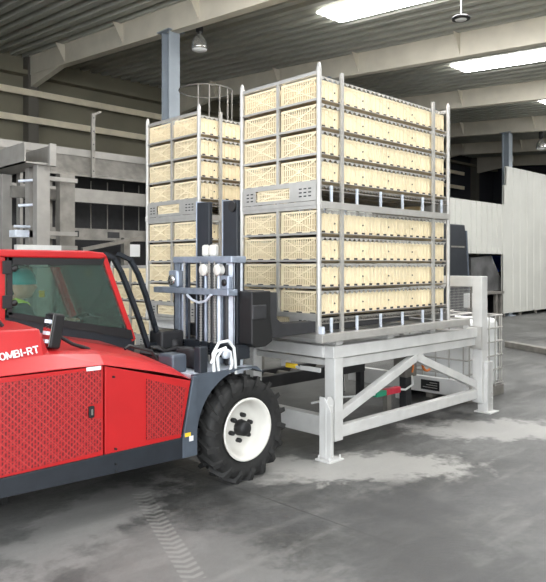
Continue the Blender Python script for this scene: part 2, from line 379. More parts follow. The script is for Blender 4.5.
# ================================================================ CRATE RACKS AND CRATES
LX, LY, HM = 2.235, 1.07, 1.24       # module length, width, stacking height
TIER = [.231 + i*.2525 for i in range(5)]
def make_rack():
    r = empty('crate_rack', (0,0,0), 'x', 'rack')
    # corner posts: round tube with a lower socket and a raised spigot
    for sx in (0, 1):
        for sy in (0, 1):
            x = sx*LX; y = sy*LY; b = MB()
            b.tube([(x, y, .0), (x, y, .06)], .03, 12); b.tube([(x, y, .06), (x, y, 1.27)], .024, 12); b.tube([(x, y, 1.27), (x, y, 1.315)], [.024, .012], 12)
            b.build('corner_post', 'galv', r)
    for x in (.32, LX-.32):
        for y in (-.005, LY+.005):
            MB().box(x-.02, x+.02, y-.012, y+.012, .0, 1.275).build('side_post', 'galv', r)
    MB().box(-.012, .012, LY/2-.016, LY/2+.016, .2, TIER[4]).build('end_post', 'galv', r)
    MB().box(LX-.012, LX+.012, LY/2-.016, LY/2+.016, .2, TIER[4]).build('end_post', 'galv', r)
    for i, z in enumerate(TIER):
        b = MB(); h = .034 if i in (0, 4) else .02
        for x in (0, LX): b.box(x-.012, x+.012, 0, LY, z-h, z)
        b.box(.0, LX, LY*.5-.01, LY*.5+.01, z-.02, z-.012)
        if i < 4:
            for y in (.006, LY-.006): b.tube([(0, y, z-.006), (LX, y, z-.006)], .005, 5)
        b.build('tier_frame', 'galv', r)
        if i < 4:
            b = MB(); b.box(.015, LX-.015, .04, LY-.04, z-.010, z-.004)
            for y0, y1 in ((.008, .075), (LY-.008, LY-.075)): b.prism([(y0, z-.002), (y1, z-.030), (y1, z-.034), (y0, z-.007)], .04, LX-.04, 'YZ')
            b.build('tier_tray', 'tan', r)
        if i > 0:   # scalloped retaining strip above each row of crates
            n = 30
            for y in (.012, LY-.012):
                b = MB(); b.box(.03, LX-.03, y-.003, y+.003, z-.049, z-.041)
                for k in range(n):
                    x = .03 + k*(LX-.06)/n; b.prism([(x, z-.049), (x+.03, z-.078), (x+.06, z-.049)], y-.004, y+.004)
                b.build('retaining_strip', 'galv', r)
    b = MB()
    for y0, y1 in ((-.034, .0), (LY, LY+.034)): b.box(0, LX, y0, y1, -.03, .035)
    for x in (0, LX): b.box(x-.02, x+.02, 0, LY, 0, .04)
    b.build('base_frame', 'galv', r)
    for y in (-.012, LY+.012):
        for k in range(6): x = .16 + k*(LX-.32)/5; MB().box(x-.013, x+.013, y-.008, y+.008, .035, .19).build('base_stub', 'steel', r)
    b = MB()
    for k in range(64): x = .05 + k*(LX-.1)/63; b.tube([(x, .01, .15), (x, LY-.01, .15)], .006, 4)
    for y in (.0, LY, .3, .77): b.tube([(.02, y, .14), (LX-.02, y, .14)], .007, 5)
    for y in (.002, LY-.002):
        b.box(.03, LX-.03, y-.003, y+.003, .175, .19)
        for k in range(44): x = .03 + k*(LX-.06)/44; b.prism([(x, .175), (x+.02, .155), (x+.04, .175)], y-.004, y+.004)
    b.build('wire_deck', 'galvd', r)
    for x, s in ((0, -1), (LX, 1)):
        b = MB(); t0, t1 = sorted((x+s*.004, x+s*.018)); oa, ob = LY*.34, LY*.79
        b.box(t0, t1, .02, oa, .045, .2); b.box(t0, t1, ob, LY-.02, .045, .2); b.box(t0, t1, oa, ob, .045, .075); b.box(t0, t1, oa, ob, .185, .2)
        sl = b; b.cur = 1; t2 = x+s*.0195
        for (yc) in (.10, .16, .22, LY-.17, LY-.11):
            for zc in (.09, .125, .16): sl.box(min(t2, t2-s*.004), max(t2, t2-s*.004), yc-.018, yc+.018, zc-.006, zc+.006)
        b.build('base_end_plate', ['galv', 'dark'], r)
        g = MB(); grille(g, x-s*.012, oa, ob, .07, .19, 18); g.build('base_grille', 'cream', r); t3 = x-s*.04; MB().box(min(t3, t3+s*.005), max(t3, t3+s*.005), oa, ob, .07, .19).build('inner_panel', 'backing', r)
    return r
def grille(b, x, ya, yb, za, zb, n):
    t = .006
    b.box(x-t, x+t, ya, yb, za, za+.018); b.box(x-t, x+t, ya, yb, zb-.018, zb)
    b.box(x-t, x+t, ya, ya+.018, za, zb); b.box(x-t, x+t, yb-.018, yb, za, zb)
    for k in range(1, n):
        y = ya + k*(yb-ya)/n; b.box(x-t*.6, x+t*.6, y-.0055, y+.0055, za, zb)
    cy, cz = (ya+yb)/2, (za+zb)/2
    for zz in (za+(zb-za)*.35, za+(zb-za)*.65): b.box(x-t*.5, x+t*.5, ya, yb, zz-.004, zz+.004)
    for (yy, zz) in ((ya, za), (ya, zb), (yb, za), (yb, zb)):
        b.bar((x-t*.9, cy, cz), (x-t*.9, yy+(cy-yy)*.06, zz+(cz-zz)*.06), .012, .006, up=(1, 0, 0))
    b.tube([(x-t*1.6, cy, cz), (x+t, cy, cz)], .02, 10)
CL, CW, CH = LX-.08, LY/2-.045, .185
def make_crate():
    r = empty('poultry_crate', (0,0,0), 'x', 'crate')
    b = MB()
    b.box(0, CL, 0, CW, 0, .012)
    for y, s in ((0, -1), (CW, 1)):
        y0, y1 = (0, .012) if s < 0 else (CW-.012, CW)
        b.box(0, CL, y0, y1, .012, CH-.015)
        b.box(0, CL, min(y0, y0+s*.006), max(y1, y1+s*.006), CH-.02, CH)
        yo = y0 if s < 0 else y1
        for k in range(36):       # vertical stiffening ribs
            x = .015 + k*(CL-.03)/35; b.box(x-.005, x+.005, min(yo, yo+s*.008), max(yo, yo+s*.004), .02, CH-.02)
        for k in range(5):       # star pressings with a central boss
            xa = k*CL/5+.01; xb = (k+1)*CL/5-.01; xc = (xa+xb)/2
            for (xx, zz) in ((xa, .02), (xa, CH-.02), (xb, .02), (xb, CH-.02)):
                b.bar((xc, yo+s*.003, CH/2), (xx, yo+s*.003, zz), .006, .006, up=(0, 1, 0))
    b.box(CL-.012, CL, 0, CW, .012, CH)
    d = b; b.cur = 1
    for s, yo in ((-1, 0), (1, CW)):
        for k in range(5): xc = (k+.5)*CL/5; d.tube([(xc, yo, CH/2), (xc, yo+s*.011, CH/2)], .008, 8)
        for k in range(18): xc = (k+.5)*CL/18; d.box(xc-.019, xc+.019, min(yo, yo+s*.0095), max(yo, yo+s*.0095), .0, .020)
    b.build('crate_body', ['cream', 'dark'], r)
    g = MB(); grille(g, 0, 0, CW, 0, .212, 17)
    g.cur = 1
    for yy in (.07, CW/2, CW-.07): g.box(-.009, -.001, yy-.035, yy+.035, -.0, .012)
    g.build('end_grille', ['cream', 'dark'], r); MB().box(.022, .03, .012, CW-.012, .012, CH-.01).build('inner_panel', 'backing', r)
    return r
rack0 = make_rack(); crate0 = make_crate(); used = {'r': False, 'c': False}
TN = ('bottom', 'second lowest', 'third', 'top')
def module(x, y, z, rlabel, where, group):
    r = rack0 if not used['r'] else copy_tree(rack0); used['r'] = True
    r.location = (x, y, z); tag(r, rlabel, 'rack', 'galvanised crate racks')
    for t in range(4):
        for c in range(2):
            k = crate0 if not used['c'] else copy_tree(crate0); used['c'] = True
            k.location = (x+.03, y+.028+c*(LY/2+.005), z+TIER[t]-.003)
            side = 'right' if c == 0 else 'left'
            tag(k, 'cream slatted poultry crate, %s column, %s tier of %s' % (side, TN[t], where), 'crate', group)
X1, Y1, ZB = 4.515, 4.05, 1.113
module(X1, Y1, ZB, 'lower galvanised crate rack of the tall right-hand stack, standing on the lift frame', 'the right stack lower rack', 'poultry crates in the racks')
module(X1, Y1, ZB+HM, 'upper galvanised crate rack of the tall right-hand stack, nearest the rooflights', 'the right stack upper rack', 'poultry crates in the racks')
X2, Y2 = 4.70, 6.09
module(X2, Y2, ZB, 'lower galvanised crate rack of the middle stack, behind the forklift mast', 'the middle stack lower rack', 'poultry crates in the racks')
module(X2, Y2, ZB+HM, 'upper galvanised crate rack of the middle stack, behind the forklift mast', 'the middle stack upper rack', 'poultry crates in the racks')
module(5.3, 8.0, .55, 'single low crate rack seen between the cab guard bars, left of middle stack', 'the low rack behind cab guard', 'poultry crates in the racks')

# ================================================================ LIFT FRAME (platform)
pf = empty('lift_frame', (4.6, 3.98, 0), 'light grey welded steel lift frame with diagonal braces under the right crate stack', 'frame')
fy0, fy1 = 3.98, 5.22
MB().box(4.44, 7.05, 3.94, 4.03, 1.09, 1.165).build('guide_beam', 'galv', pf, .006)
MB().box(4.44, 7.05, 5.14, 5.23, 1.075, 1.165).build('guide_beam', 'galv', pf, .006)
MB().box(4.47, 4.50, 3.96, 4.02, 1.165, 1.235).build('guide_plate', 'steel', pf, .008)
for y in (fy0, fy1-.12):
    MB().box(4.64, 7.34, y, y+.12, .925, 1.04).build('top_chord', 'wgrey', pf, .006)
    MB().box(4.76, 7.34, y+.03, y+.11, .825, .915).build('lower_chord', 'wgrey', pf, .006)
    MB().box(4.66, 4.78, y, y+.13, .15, .925).build('leg', 'wgrey', pf, .008)
MB().box(4.76, 7.34, fy0+.02, fy0+.10, .17, .28).build('bottom_chord', 'wgrey', pf, .006)
MB().bar((4.78, fy0+.06, .37), (6.06, fy0+.06, .80), .07, .085).build('brace', 'wgrey', pf, .005)
MB().bar((6.06, fy0+.06, .80), (7.34, fy0+.06, .34), .07, .085).build('brace', 'wgrey', pf, .005)
for x in (4.78, 5.6, 6.4, 7.1):
    MB().box(x-.05, x+.05, 4.03, 5.14, 1.04, 1.112).build('cross_beam', 'wgrey', pf)
MB().box(4.62, 4.74, 4.1, 5.9, .925, 1.037).build('end_beam', 'wgrey', pf, .006)
MB().box(4.70, 4.78, 4.1, 5.9, .84, .90).build('end_beam', 'wgrey', pf, .006)
MB().box(4.64, 4.74, 4.1, 5.9, .18, .37).build('low_end_beam', 'wgrey', pf, .006)
MB().box(7.36, 7.48, 5.08, 5.22, 0, 1.66).build('upright', 'wgrey', pf, .008)
MB().box(7.34, 7.48, 3.94, 4.07, .12, 1.66).build('upright', 'wgrey', pf, .008)
MB().box(7.34, 7.48, 4.07, 5.08, 1.53, 1.66).build('portal_arm', 'wgrey', pf, .008)
MB().box(7.25, 7.33, 4.1, 5.95, .17, .37).build('low_tie_beam', 'wgrey', pf, .006)
MB().box(7.3, 7.335, 3.93, 4.08, .78, 1.05).build('stop_bracket', 'galv', pf, .004)
b = MB().box(7.244, 7.249, 4.47, 4.74, .205, .33); b.cur = 1
for k in range(3): b.box(7.2425, 7.244, 4.50, 4.71-.05*k, .235+k*.03, .243+k*.03)
b.build('rating_plate', ['black', 'galv'], pf)
def foot(x, y, nm='adjustable_foot'):
    f = MB(); f.box(x-.10, x+.10, y-.09, y+.09, 0, .018)
    f.box(x-.035, x+.035, y-.02, y+.05, .018, .50)
    f.prism([(x-.055, .018), (x+.055, .018), (x+.055, .54), (x+.02, .58), (x-.02, .58), (x-.055, .50)], y-.005, y+.01)
    f.prism([(y-.06, .018), (y+.08, .018), (y+.08, .58), (y+.02, .58), (y-.06, .46)], x-.05, x-.038, 'YZ')
    for (a, c) in ((-.075, -.065), (.075, -.065), (-.075, .065), (.075, .065)): f.tube([(x+a, y+c, .018), (x+a, y+c, .05)], .009, 6)
    return f
foot(4.58, 3.98).build('adjustable_foot', 'wgrey', pf, .003); foot(4.58, 5.2).build('adjustable_foot', 'wgrey', pf, .003)
f = MB().box(7.45, 7.54, 3.90, 3.92, .0, .62).box(7.40, 7.47, 3.90, 4.03, 0, .62).box(7.36, 7.58, 3.84, 4.06, 0, .015)
for zz in (.1, .17, .24): f.tube([(7.5, 3.90, zz), (7.5, 3.885, zz)], .012, 8)
f.build('adjustable_foot', 'wgrey', pf, .003)

# carrying frame beneath the middle stack
cf = empty('conveyor_frame', (4.7, 6.1, 0), 'light grey conveyor frame under the middle crate stack', 'conveyor')
for y in (6.02, 7.1): MB().box(4.8, 7.3, y, y+.1, .95, 1.112).build('side_beam', 'wgrey', cf)
for x in (4.8, 5.9, 7.1): MB().box(x, x+.1, 6.12, 7.1, 1.0, 1.112).build('cross_beam', 'wgrey', cf)
for x in (4.8, 7.15):
    for y in (6.02, 7.1): MB().box(x, x+.12, y, y+.1, 0, .95).build('leg', 'wgrey', cf)
MB().box(4.60, 4.615, 6.0, 7.4, .93, 1.14).build('side_panel', 'white', cf) if False else None
lt = empty('low_stand', (5.3, 8.0, 0), 'low grey steel stand carrying the single rack behind the cab', 'stand')
for y in (7.95, 9.0): MB().box(5.3, 7.5, y, y+.1, .42, .549).build('side_beam', 'galvd', lt)
for x in (5.35, 7.4):
    for y in (7.95, 9.0): MB().box(x, x+.1, y, y+.1, 0, .42).build('leg', 'galvd', lt)

# machinery seen under the lift frame
tr = empty('transfer_carriage', (5.4, 5.7, 0), 'low grey transfer carriage with dark rollers under the crate stacks', 'machine')
MB().box(4.9, 7.0, 5.45, 5.53, .38, .52).build('side_rail', 'dark', tr, .005)
MB().box(4.9, 7.0, 5.8, 5.88, .38, .52).build('side_rail', 'dark', tr, .005)
for k in range(9):
    x = 5.0 + k*.24; MB().tube([(x, 5.53, .45), (x, 5.8, .45)], .045, 12).build('roller', 'galvd', tr)
for x in (4.95, 6.9):
    for y in (5.45, 5.8): MB().box(x, x+.08, y, y+.08, 0, .38).build('leg', 'dark', tr)
sn = empty('limit_switch', (4.62, 4.5, .86), 'yellow limit switch under the end beam of the lift frame', 'switch')
MB().box(4.585, 4.625, 4.42, 4.56, .79, .835).build('switch_body', 'yellow', sn, .008)
MB().tube([(4.60, 4.42, .81), (4.60, 4.37, .80)], .014, 10).build('plunger', 'steel', sn)
MB().box(4.585, 4.60, 4.1, 4.36, .79, .83).build('mounting_strip', 'wgrey', sn)
pk = empty('gear_motor', (6.9, 4.6, 0), 'small geared drive with orange hoses seen through the frame braces', 'motor')
MB().box(6.72, 6.95, 4.6, 4.8, .42, .72).build('gearbox', 'galvd', pk, .02)
MB().lathe([(.0, 0), (.08, 0), (.09, .02), (.09, .20), (.07, .23), (0, .23)], (6.95, 4.7, .6), 'X', 20).build('motor_housing', 'wgrey', pk)
MB().tube([(7.02+.11*math.cos(t), 4.5, .60+.11*math.sin(t)) for t in [k*.3 for k in range(11, 21)]], .016, 8).build('hose', 'orange', pk)
MB().tube([(6.72+.02*math.sin(k*.8), 4.52, .50+k*.035) for k in range(8)], .012, 8).build('hose', 'orange', pk)
MB().box(6.78, 6.9, 4.65, 4.75, .0, .42).build('pedestal', 'dark', pk, .01)
cb_ = empty('plug_box', (5.95, 4.5, 0), 'small red and green connector box on cable beneath the diagonal brace', 'connector')
q0, q1, q2 = aty(377, 390, 4.5), aty(387, 391, 4.5), aty(401, 391, 4.5)
zc = q1.z
MB().box(q0.x, q1.x, 4.5, 4.56, zc-.03, zc+.03).build('plug', 'green', cb_, .006)
MB().box(q1.x, q2.x, 4.5, 4.57, zc-.035, zc+.035).build('socket', 'redp', cb_, .006)
MB().tube([(q2.x, 4.53, zc), (q2.x+.12, 4.52, zc-.02), (q2.x+.25, 4.5, zc+.03), (q2.x+.3, 4.55, zc+.12)], .012, 8).build('cable', 'white', cb_)
MB().tube([(q0.x, 4.53, zc), (q0.x-.3, 4.5, zc+.03), (q0.x-.6, 4.5, zc+.06), (4.8, 4.4, zc+.1)], .012, 8).build('cable', 'white', cb_)
MB().box((q0.x+q2.x)/2-.04, (q0.x+q2.x)/2+.04, 4.5, 4.56, 0, zc-.03).build('bracket', 'galvd', cb_)
g = tag(MB().box(4.05, 4.5, 4.62, 5.0, 0, .03).box(4.1, 4.14, 4.62, 5.0, .03, .06).build('floor_plate', 'galvd', None, .004), 'flat grey steel plate lying on the floor behind the front tyre', 'plate')

# ================================================================ IBC TOTE
ib = empty('liquid_tote', (8.25, 4.9, 0), 'white plastic liquid tote in a tubular cage behind the right upright', 'container')
tx0, tx1, ty0, ty1 = 7.72, 8.72, 4.35, 5.5
b = MB()
for yy in (ty0, (ty0+ty1)/2-.05, ty1-.1): b.box(tx0, tx1, yy, yy+.1, 0, .1)
b.box(tx0, tx1, ty0, ty1, .1, .135); b.build('pallet', 'galvd', ib, .005)
b = MB().box(tx0+.04, tx1-.04, ty0+.04, ty1-.04, .14, 1.06); o = b.build('bottle', 'white', ib, .09); o.modifiers['bevel'].segments = 5
MB().lathe([(0, 0), (.09, 0), (.09, .04), (0, .045)], ((tx0+tx1)/2, (ty0+ty1)/2, 1.06), 'Z', 20).build('cap', 'black', ib)
b = MB()
for z in (.17, .36, .55, .74, .93, 1.10):
    b.tube([(tx0+.02, ty0+.01, z), (tx1-.02, ty0+.01, z), (tx1-.01, ty0+.02, z), (tx1-.01, ty1-.02, z), (tx1-.02, ty1-.01, z), (tx0+.02, ty1-.01, z), (tx0+.01, ty1-.02, z), (tx0+.01, ty0+.02, z), (tx0+.02, ty0+.01, z)], .011, 6)
for k in range(6):
    x = tx0+.06+k*(tx1-tx0-.12)/5
    for y in (ty0+.005, ty1-.005): b.tube([(x, y, .13), (x, y, 1.11)], .010, 6)
    y = ty0+.06+k*(ty1-ty0-.12)/5
    for x in (tx0+.005, tx1-.005): b.tube([(x, y, .13), (x, y, 1.11)], .010, 6)
b.build('cage', 'galv', ib)
b = MB()
for yy in (4.7, 5.15): b.tube([(tx0-.01, yy, 1.12), (tx1+.01, yy, 1.12)], .013, 6)
b.build('top_bar', 'galv', ib)

# ================================================================ MACHINES AT THE OPENING
Wp = lambda px, py, Y: aty(px, py, Y)
tip = empty('tipping_panel', (Wp(459, 300, 9.0).x, 9.0, 0), 'tall dark anthracite machine panel leaning in front of the pale partition', 'machine')
a = Wp(451, 222, 9.0); c = Wp(465, 222, 9.0); e = Wp(467.5, 275, 9.0)
MB().prism([(a.x-.6, 0), (e.x+.1, 0), (e.x+.03, 1.6), (c.x, a.z), (a.x-.5, a.z)], 9.0, 9.25).build('body', 'anth', tip, .02)
MB().prism([(e.x+.13, .3), (e.x+.22, .3), (c.x+.13, a.z-.15), (c.x+.06, a.z-.15)], 9.0, 9.2).build('side_flange', 'slate', tip, .01)
b = MB(); zz = Wp(458, 245, 9.0).z; b.box(a.x, c.x-.05, 8.985, 9.0, zz-.02, zz+.02); b.build('trim_strip', 'galvd', tip)
ch = empty('sheet_chute', (opx0+1, 10.9, 0), 'dull sheet steel chute coming through the opening in the partition', 'chute')
p1 = Wp(467, 256, 11.0); p2 = Wp(487, 254, 11.0); p3 = Wp(501, 288, 11.0); p4 = Wp(467, 290, 11.0)
MB().prism([(p1.x, p1.z), (p2.x, p2.z), (p3.x, p3.z), (p4.x, p4.z)], 10.85, 11.5).build('chute_body', 'sheet', ch)
MB().bar((p2.x, 10.88, p2.z), (p3.x, 10.88, p3.z), .04, .05).build('chute_edge', 'galv', ch)
MB().box(p4.x+.05, p3.x-.95, 10.4, 11.3, p4.z-.08, p4.z-.0).build('table_top', 'galvd', ch)
for x in (p4.x+.12, (p4.x+p3.x)/2-.2, p3.x-1.05): MB().box(x-.05, x+.05, 10.45, 10.55, 0, p4.z-.08).build('leg', 'galvd', ch)
u0, u1 = Wp(490, 270, 11.7), Wp(502, 254, 11.7)
MB().box(u0.x, u1.x+.3, 11.7, 11.9, u0.z, u1.z).build('blue_cover', 'blue', ch, .02)
ch2 = empty('control_box', (Wp(462, 300, 8.2).x, 8.2, 0), 'small white control box on a post beside the mesh guard', 'box')
q0, q1 = Wp(469, 292, 8.2), Wp(482, 305, 8.2)
MB().box(q0.x, q1.x-.1, 8.2, 8.35, q1.z, q0.z).build('box_body', 'white', ch2, .01)
MB().box(q0.x+.15, q0.x+.25, 8.25, 8.33, 0, q1.z).build('post', 'galvd', ch2)
mg = empty('mesh_guard', (Wp(455, 300, 8.0).x, 8.0, 0), 'wire mesh safety guard behind the portal arm of the lift frame', 'guard')
q0, q1 = Wp(448, 286, 8.0), Wp(471, 312, 8.0)
b = MB()
for k in range(19): x = q0.x + k*(q1.x-q0.x)/18; b.tube([(x, 8.0, q1.z), (x, 8.0, q0.z)], .004, 4)
for k in range(11): z = q1.z + k*(q0.z-q1.z)/10; b.tube([(q0.x, 8.0, z), (q1.x, 8.0, z)], .004, 4)
b.build('mesh', 'galv', mg)
b = MB()
for x in (q0.x, q1.x): b.box(x-.02, x+.02, 7.98, 8.02, 0, q0.z+.02)
b.box(q0.x, q1.x, 7.98, 8.02, q0.z, q0.z+.04); b.build('frame', 'galvd', mg)
# kerb
k0, k1 = atz(508, 345), atz(600, 362)
tag(MB().bar((k0.x, k0.y, .06), (k1.x, k1.y, .06), .18, .12).build('steel_kerb', 'galvd', None, .01), 'low worn steel kerb crossing the floor at far right', 'kerb')

# ================================================================ CONVEYOR BUILD-UP AT THE LEFT
YL = 11.3
cv = empty('overhead_conveyor', (6, YL, 0), 'long galvanised overhead conveyor with side trough and dark underside at far left', 'conveyor')
def zat(px, py, Y): return aty(px, py, Y).z
zt0, zt1, zt2 = zat(100, 150, YL), zat(100, 157, YL), zat(100, 178, YL)
MB().box(1.5, 13, YL, YL+.08, zt1, zt0).build('top_rail', 'galvm', cv)
b = MB(); b.prism([(YL+.02, zt1), (YL+.2, zt1), (YL+.05, zt2+.12), (YL-.2, zt2+.05), (YL-.2, zt2)], 1.5, 13, 'YZ')
b.build('trough', 'galvd', cv)
z0, z1 = zat(110, 203, YL), zat(110, 190, YL); MB().box(1.5, 13, YL-.1, YL, z0, z1).build('middle_rail', 'galvm', cv)
z0, z1 = zat(110, 239, YL), zat(110, 228, YL); MB().box(1.5, 13, YL-.1, YL, z0, z1).build('lower_rail', 'galvd', cv)
for k in range(14): x = 2.2+k*.85; MB().box(x, x+.26, YL-.104, YL-.1, z0+.05, z1-.05).build('rail_slot', 'dark', cv)
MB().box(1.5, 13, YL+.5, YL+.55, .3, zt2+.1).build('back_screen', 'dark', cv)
b = MB()
for k in range(30): x = 2+k*.36; b.tube([(x, YL+.3, zat(110,205,YL)-.5), (x, YL+.3, zt2)], .012, 5)
b.build('hanger_rods', 'galvd', cv)
for x in (2.4, 5.3, 8.2, 11.1): MB().box(x, x+.14, YL+.1, YL+.24, 0, zt2).build('leg', 'galvd', cv)
MB().box(aty(127,250,YL-.13).x, aty(140,250,YL-.13).x, YL-.13, YL-.11, zat(134,255,YL), zat(134,243,YL)).build('notice_sheet', 'white', cv)
# rail bracket post standing on the conveyor
p = aty(93, 112, YL-.25); q = aty(93, 176, YL-.25)
b = MB(); b.box(p.x-.035, p.x+.035, YL-.27, YL-.23, q.z, p.z); b.bar((p.x, YL-.25, p.z-.02), (p.x+.16, YL-.25, p.z+.06), .03, .04)
b.build('bracket_post', 'galvd', cv)
b = MB()
for k in range(5): z = q.z + .12 + k*(p.z-q.z-.2)/4; b.tube([(p.x, YL-.28, z), (p.x, YL-.26, z)], .012, 6)
b.build('bolts', 'dark', cv)

# hoist tower nearer the truck
ht = empty('hoist_tower', (4.2, 8.9, 0), 'galvanised hoist tower with open channel beam and stepped posts behind the red cab', 'tower')
def post(px0, px1, pyt, Y, nm='post', m='galvm', zb=0):
    a, c = aty(px0, pyt, Y), aty(px1, pyt, Y)
    MB().box(a.x, c.x, Y, Y+.14, zb, a.z).build(nm, m, ht, .004)
bx0 = aty(52, 150, 8.9).x
b = MB()       # open channel lying along y
zb_, zt_ = zat(46, 163, 8.9), zat(46, 143, 8.9)
b.box(bx0-.40, bx0-.38, 8.9, 11.15, zb_, zt_); b.box(bx0-.02, bx0, 8.9, 11.15, zb_, zt_); b.box(bx0-.40, bx0, 8.9, 11.15, zb_, zb_+.02)
b.build('channel_beam', 'galvm', ht)
MB().box(bx0-.06, bx0+.04, 8.84, 8.9, zb_-.02, zt_+.02).build('end_cap', 'galvm', ht, .01)
post(37, 50, 160, 8.95); post(29, 34, 166, 9.3); post(2, 12, 172, 9.9); post(20, 23, 168, 10.4)
post(60, 75, 172, 9.2, 'side_post', 'galvd')
for py in (178, 232, 246):
    z = zat(60, py, 9.1); a = aty(40, py, 9.1).x; c = aty(76, py, 9.1).x
    MB().box(a, c, 9.05, 9.12, z-.03, z+.03).build('cross_tie', 'galvm', ht)
MB().box(aty(12, 190, 9.5).x, aty(75, 190, 9.5).x, 9.5, 9.58, zat(40, 197, 9.5), zat(40, 186, 9.5)).build('cross_tie', 'galvd', ht)
b = MB(); z = zat(20, 232, 9.4)
b.box(aty(12, 232, 9.4).x, aty(30, 232, 9.4).x, 9.3, 9.5, z-.05, z+.05); b.tube([(aty(14,0,9.3).x, 9.3, z+.1), (aty(30,0,9.3).x, 9.3, z+.1)], .02, 8)
b.build('latch_gear', 'steel', ht)
b = MB(); z = zat(20, 205, 9.4)
for dz in (0, .35): b.tube([(aty(17,0,9.3).x, 9.25, z+dz), (aty(36,0,9.3).x, 9.05, z+dz+.03)], .022, 8)
b.build('link_rods', 'steel', ht)
# bundle of galvanised sections on the cab side
z = zat(40, 245, 8.7)
MB().box(aty(14,0,8.7).x, aty(58,0,8.7).x, 8.6, 8.7, z-.06, z+.02).build('lower_tie', 'wgrey', ht)
MB().bar((aty(82,0,9.3).x, 9.3, zat(82,248,9.3)), (aty(142,0,9.3).x, 9.3, zat(142,236,9.3)), .05, .06).build('stay_bar', 'galvd', ht)
MB().box(aty(124,0,9.5).x, aty(130,0,9.5).x, 9.5, 9.6, 0, zat(127,236,9.5)).build('side_post', 'galvd', ht)

# curved ladder-top handrail above the middle stack
ld = empty('ladder_guard', (8.0, 10.15, 0), 'curved grey ladder guard rail rising behind the middle crate stack', 'rail')
cx, cy = 8.0, 10.15; b = MB()
zt_ = 5.2
for z in (zt_, zt_-.95): b.tube([(cx+.52*math.cos(t), cy+.52*math.sin(t), z) for t in [2*PI*k/28 for k in range(29)]], .014, 6)
b.build('hoops', 'galvd', ld)
for k in range(7):
    t = PI*1.2 + k*.4; MB().tube([(cx+.52*math.cos(t), cy+.52*math.sin(t), 0 if k in (1, 5) else 3.4), (cx+.52*math.cos(t), cy+.52*math.sin(t), zt_)], .016, 6).build('upright', 'galvd', ld)
b = MB().tube([(cx+.52*math.cos(t), cy+.52*math.sin(t), 3.4) for t in [2*PI*k/28 for k in range(29)]], .014, 6); b.build('hoops', 'galvd', ld)

# ================================================================ LAMPS
def bell(x, y, z, top, label):
    r = empty('high_bay_lamp', (x, y, z), label, 'lamp', 'bell shaped high bay lamps')
    MB().lathe([(.0, .36), (.05, .36), (.06, .30), (.10, .26), (.14, .18), (.165, .05), (.165, 0), (.155, 0), (.155, .05), (.13, .17), (.09, .25)], (x, y, z), 'Z', 24).build('reflector', 'lampmetal', r)
    MB().lathe([(0, -.045), (.08, -.04), (.15, -.01), (.155, .01)], (x, y, z), 'Z', 24).build('lens', 'lampglass', r)
    MB().lathe([(0, .36), (.075, .36), (.075, .58), (.06, .60), (0, .60)], (x, y, z), 'Z', 16).build('ballast_housing', 'black', r)
    MB().tube([(x, y, z+.6), (x, y, top)], .012, 6).build('hanger', 'galvd', r)
v = aty(199.5, 50, 10.5); bell(v.x, 10.5, v.z+.04, ZR(10.5)+.01, 'bell shaped lamp hanging beside the blue-grey column')
v = aty(541, 148, 9.9); bell(v.x, 9.9, v.z+.04, ZR(9.9)+.01, 'bell shaped lamp above the pale partition at far right')
v = aty(461, 17, 5.7)
r = empty('disc_lamp', v, 'flat round disc lamp on a thin rod between the two bright rooflights', 'lamp')
MB().lathe([(0, -.005), (.10, -.005), (.10, -.02), (.15, -.012), (.155, .01), (.13, .035), (.03, .05), (0, .05)], v, 'Z', 28).build('housing', 'black', r)
MB().lathe([(0, -.022), (.095, -.022), (.1, -.012)], v, 'Z', 24).build('diffuser', 'lampglass', r)
MB().tube([v+Vector((0, 0, .05)), (v.x, v.y, ZR(5.7)+.01)], .01, 6).build('rod', 'white', r)

# ================================================================ FORKLIFT
TK = empty('forklift', (2.6, 5.0, 0), 'red three-wheeled rough terrain forklift with cab, driving its forks under the right stack', 'forklift')
YS = 4.10; YF = 5.92
# --- skirt and chassis
MB().prism([(.9, .37), (3.0, .315), (3.0, .475), (.9, .475)], YS-.01, YS+.05).build('skirt', 'anth', TK, .004)
MB().box(1.9, 3.0, YS+.1, YF-.05, .42, .62).box(3.0, 3.75, 4.45, 5.65, .38, .72).build('chassis', 'dark', TK)
MB().box(.6, 2.95, YF-.06, YF, .35, 1.1).build('far_skirt', 'anth', TK)
# --- side panels
MB().prism([(.6, .475), (2.328, .475), (2.328, 1.094), (.6, 1.10)], YS, YS+.03).build('engine_door', 'red', TK, .004)
MB().prism([(2.342, .475), (2.99, .475), (3.085, .90), (2.342, 1.092)], YS, YS+.03).build('front_side_panel', 'red', TK, .004)
MB().box(.7, 2.9, YS+.05, YS+.5, .45, .9).build('engine_block', 'dark', TK)
gp = lambda px, py: aty(px, py, YS)
def grille_poly(pts, name):
    q = [gp(*p) for p in pts]; return MB().prism([(v.x, v.z) for v in q], YS-.008, YS-.001).build(name, 'perf', TK)
grille_poly([(-40, 386), (0, 381.5), (97, 367.5), (101, 368), (101, 401), (88, 403), (87, 416), (101, 417), (101.5, 447), (97, 450), (0, 474), (-40, 484)], 'door_grille')
grille_poly([(146, 377), (152, 378.5), (186, 386), (184, 392), (180, 432), (146, 438)], 'side_grille')
a = gp(90.5, 410); b = MB(); b.box(a.x-.018, a.x+.022, YS-.02, YS, a.z-.04, a.z+.04); o = b.build('door_latch', 'black', TK, .006)
b = MB(); b.box(a.x-.006, a.x+.006, YS-.026, YS-.02, a.z-.02, a.z+.02); b.build('latch_key', 'galvd', TK)
a = gp(93, 366.5); MB().box(a.x-.055, a.x+.055, YS-.012, YS-.009, a.z-.014, a.z+.012).build('rating_label', 'white', TK)
a = gp(178, 400); 
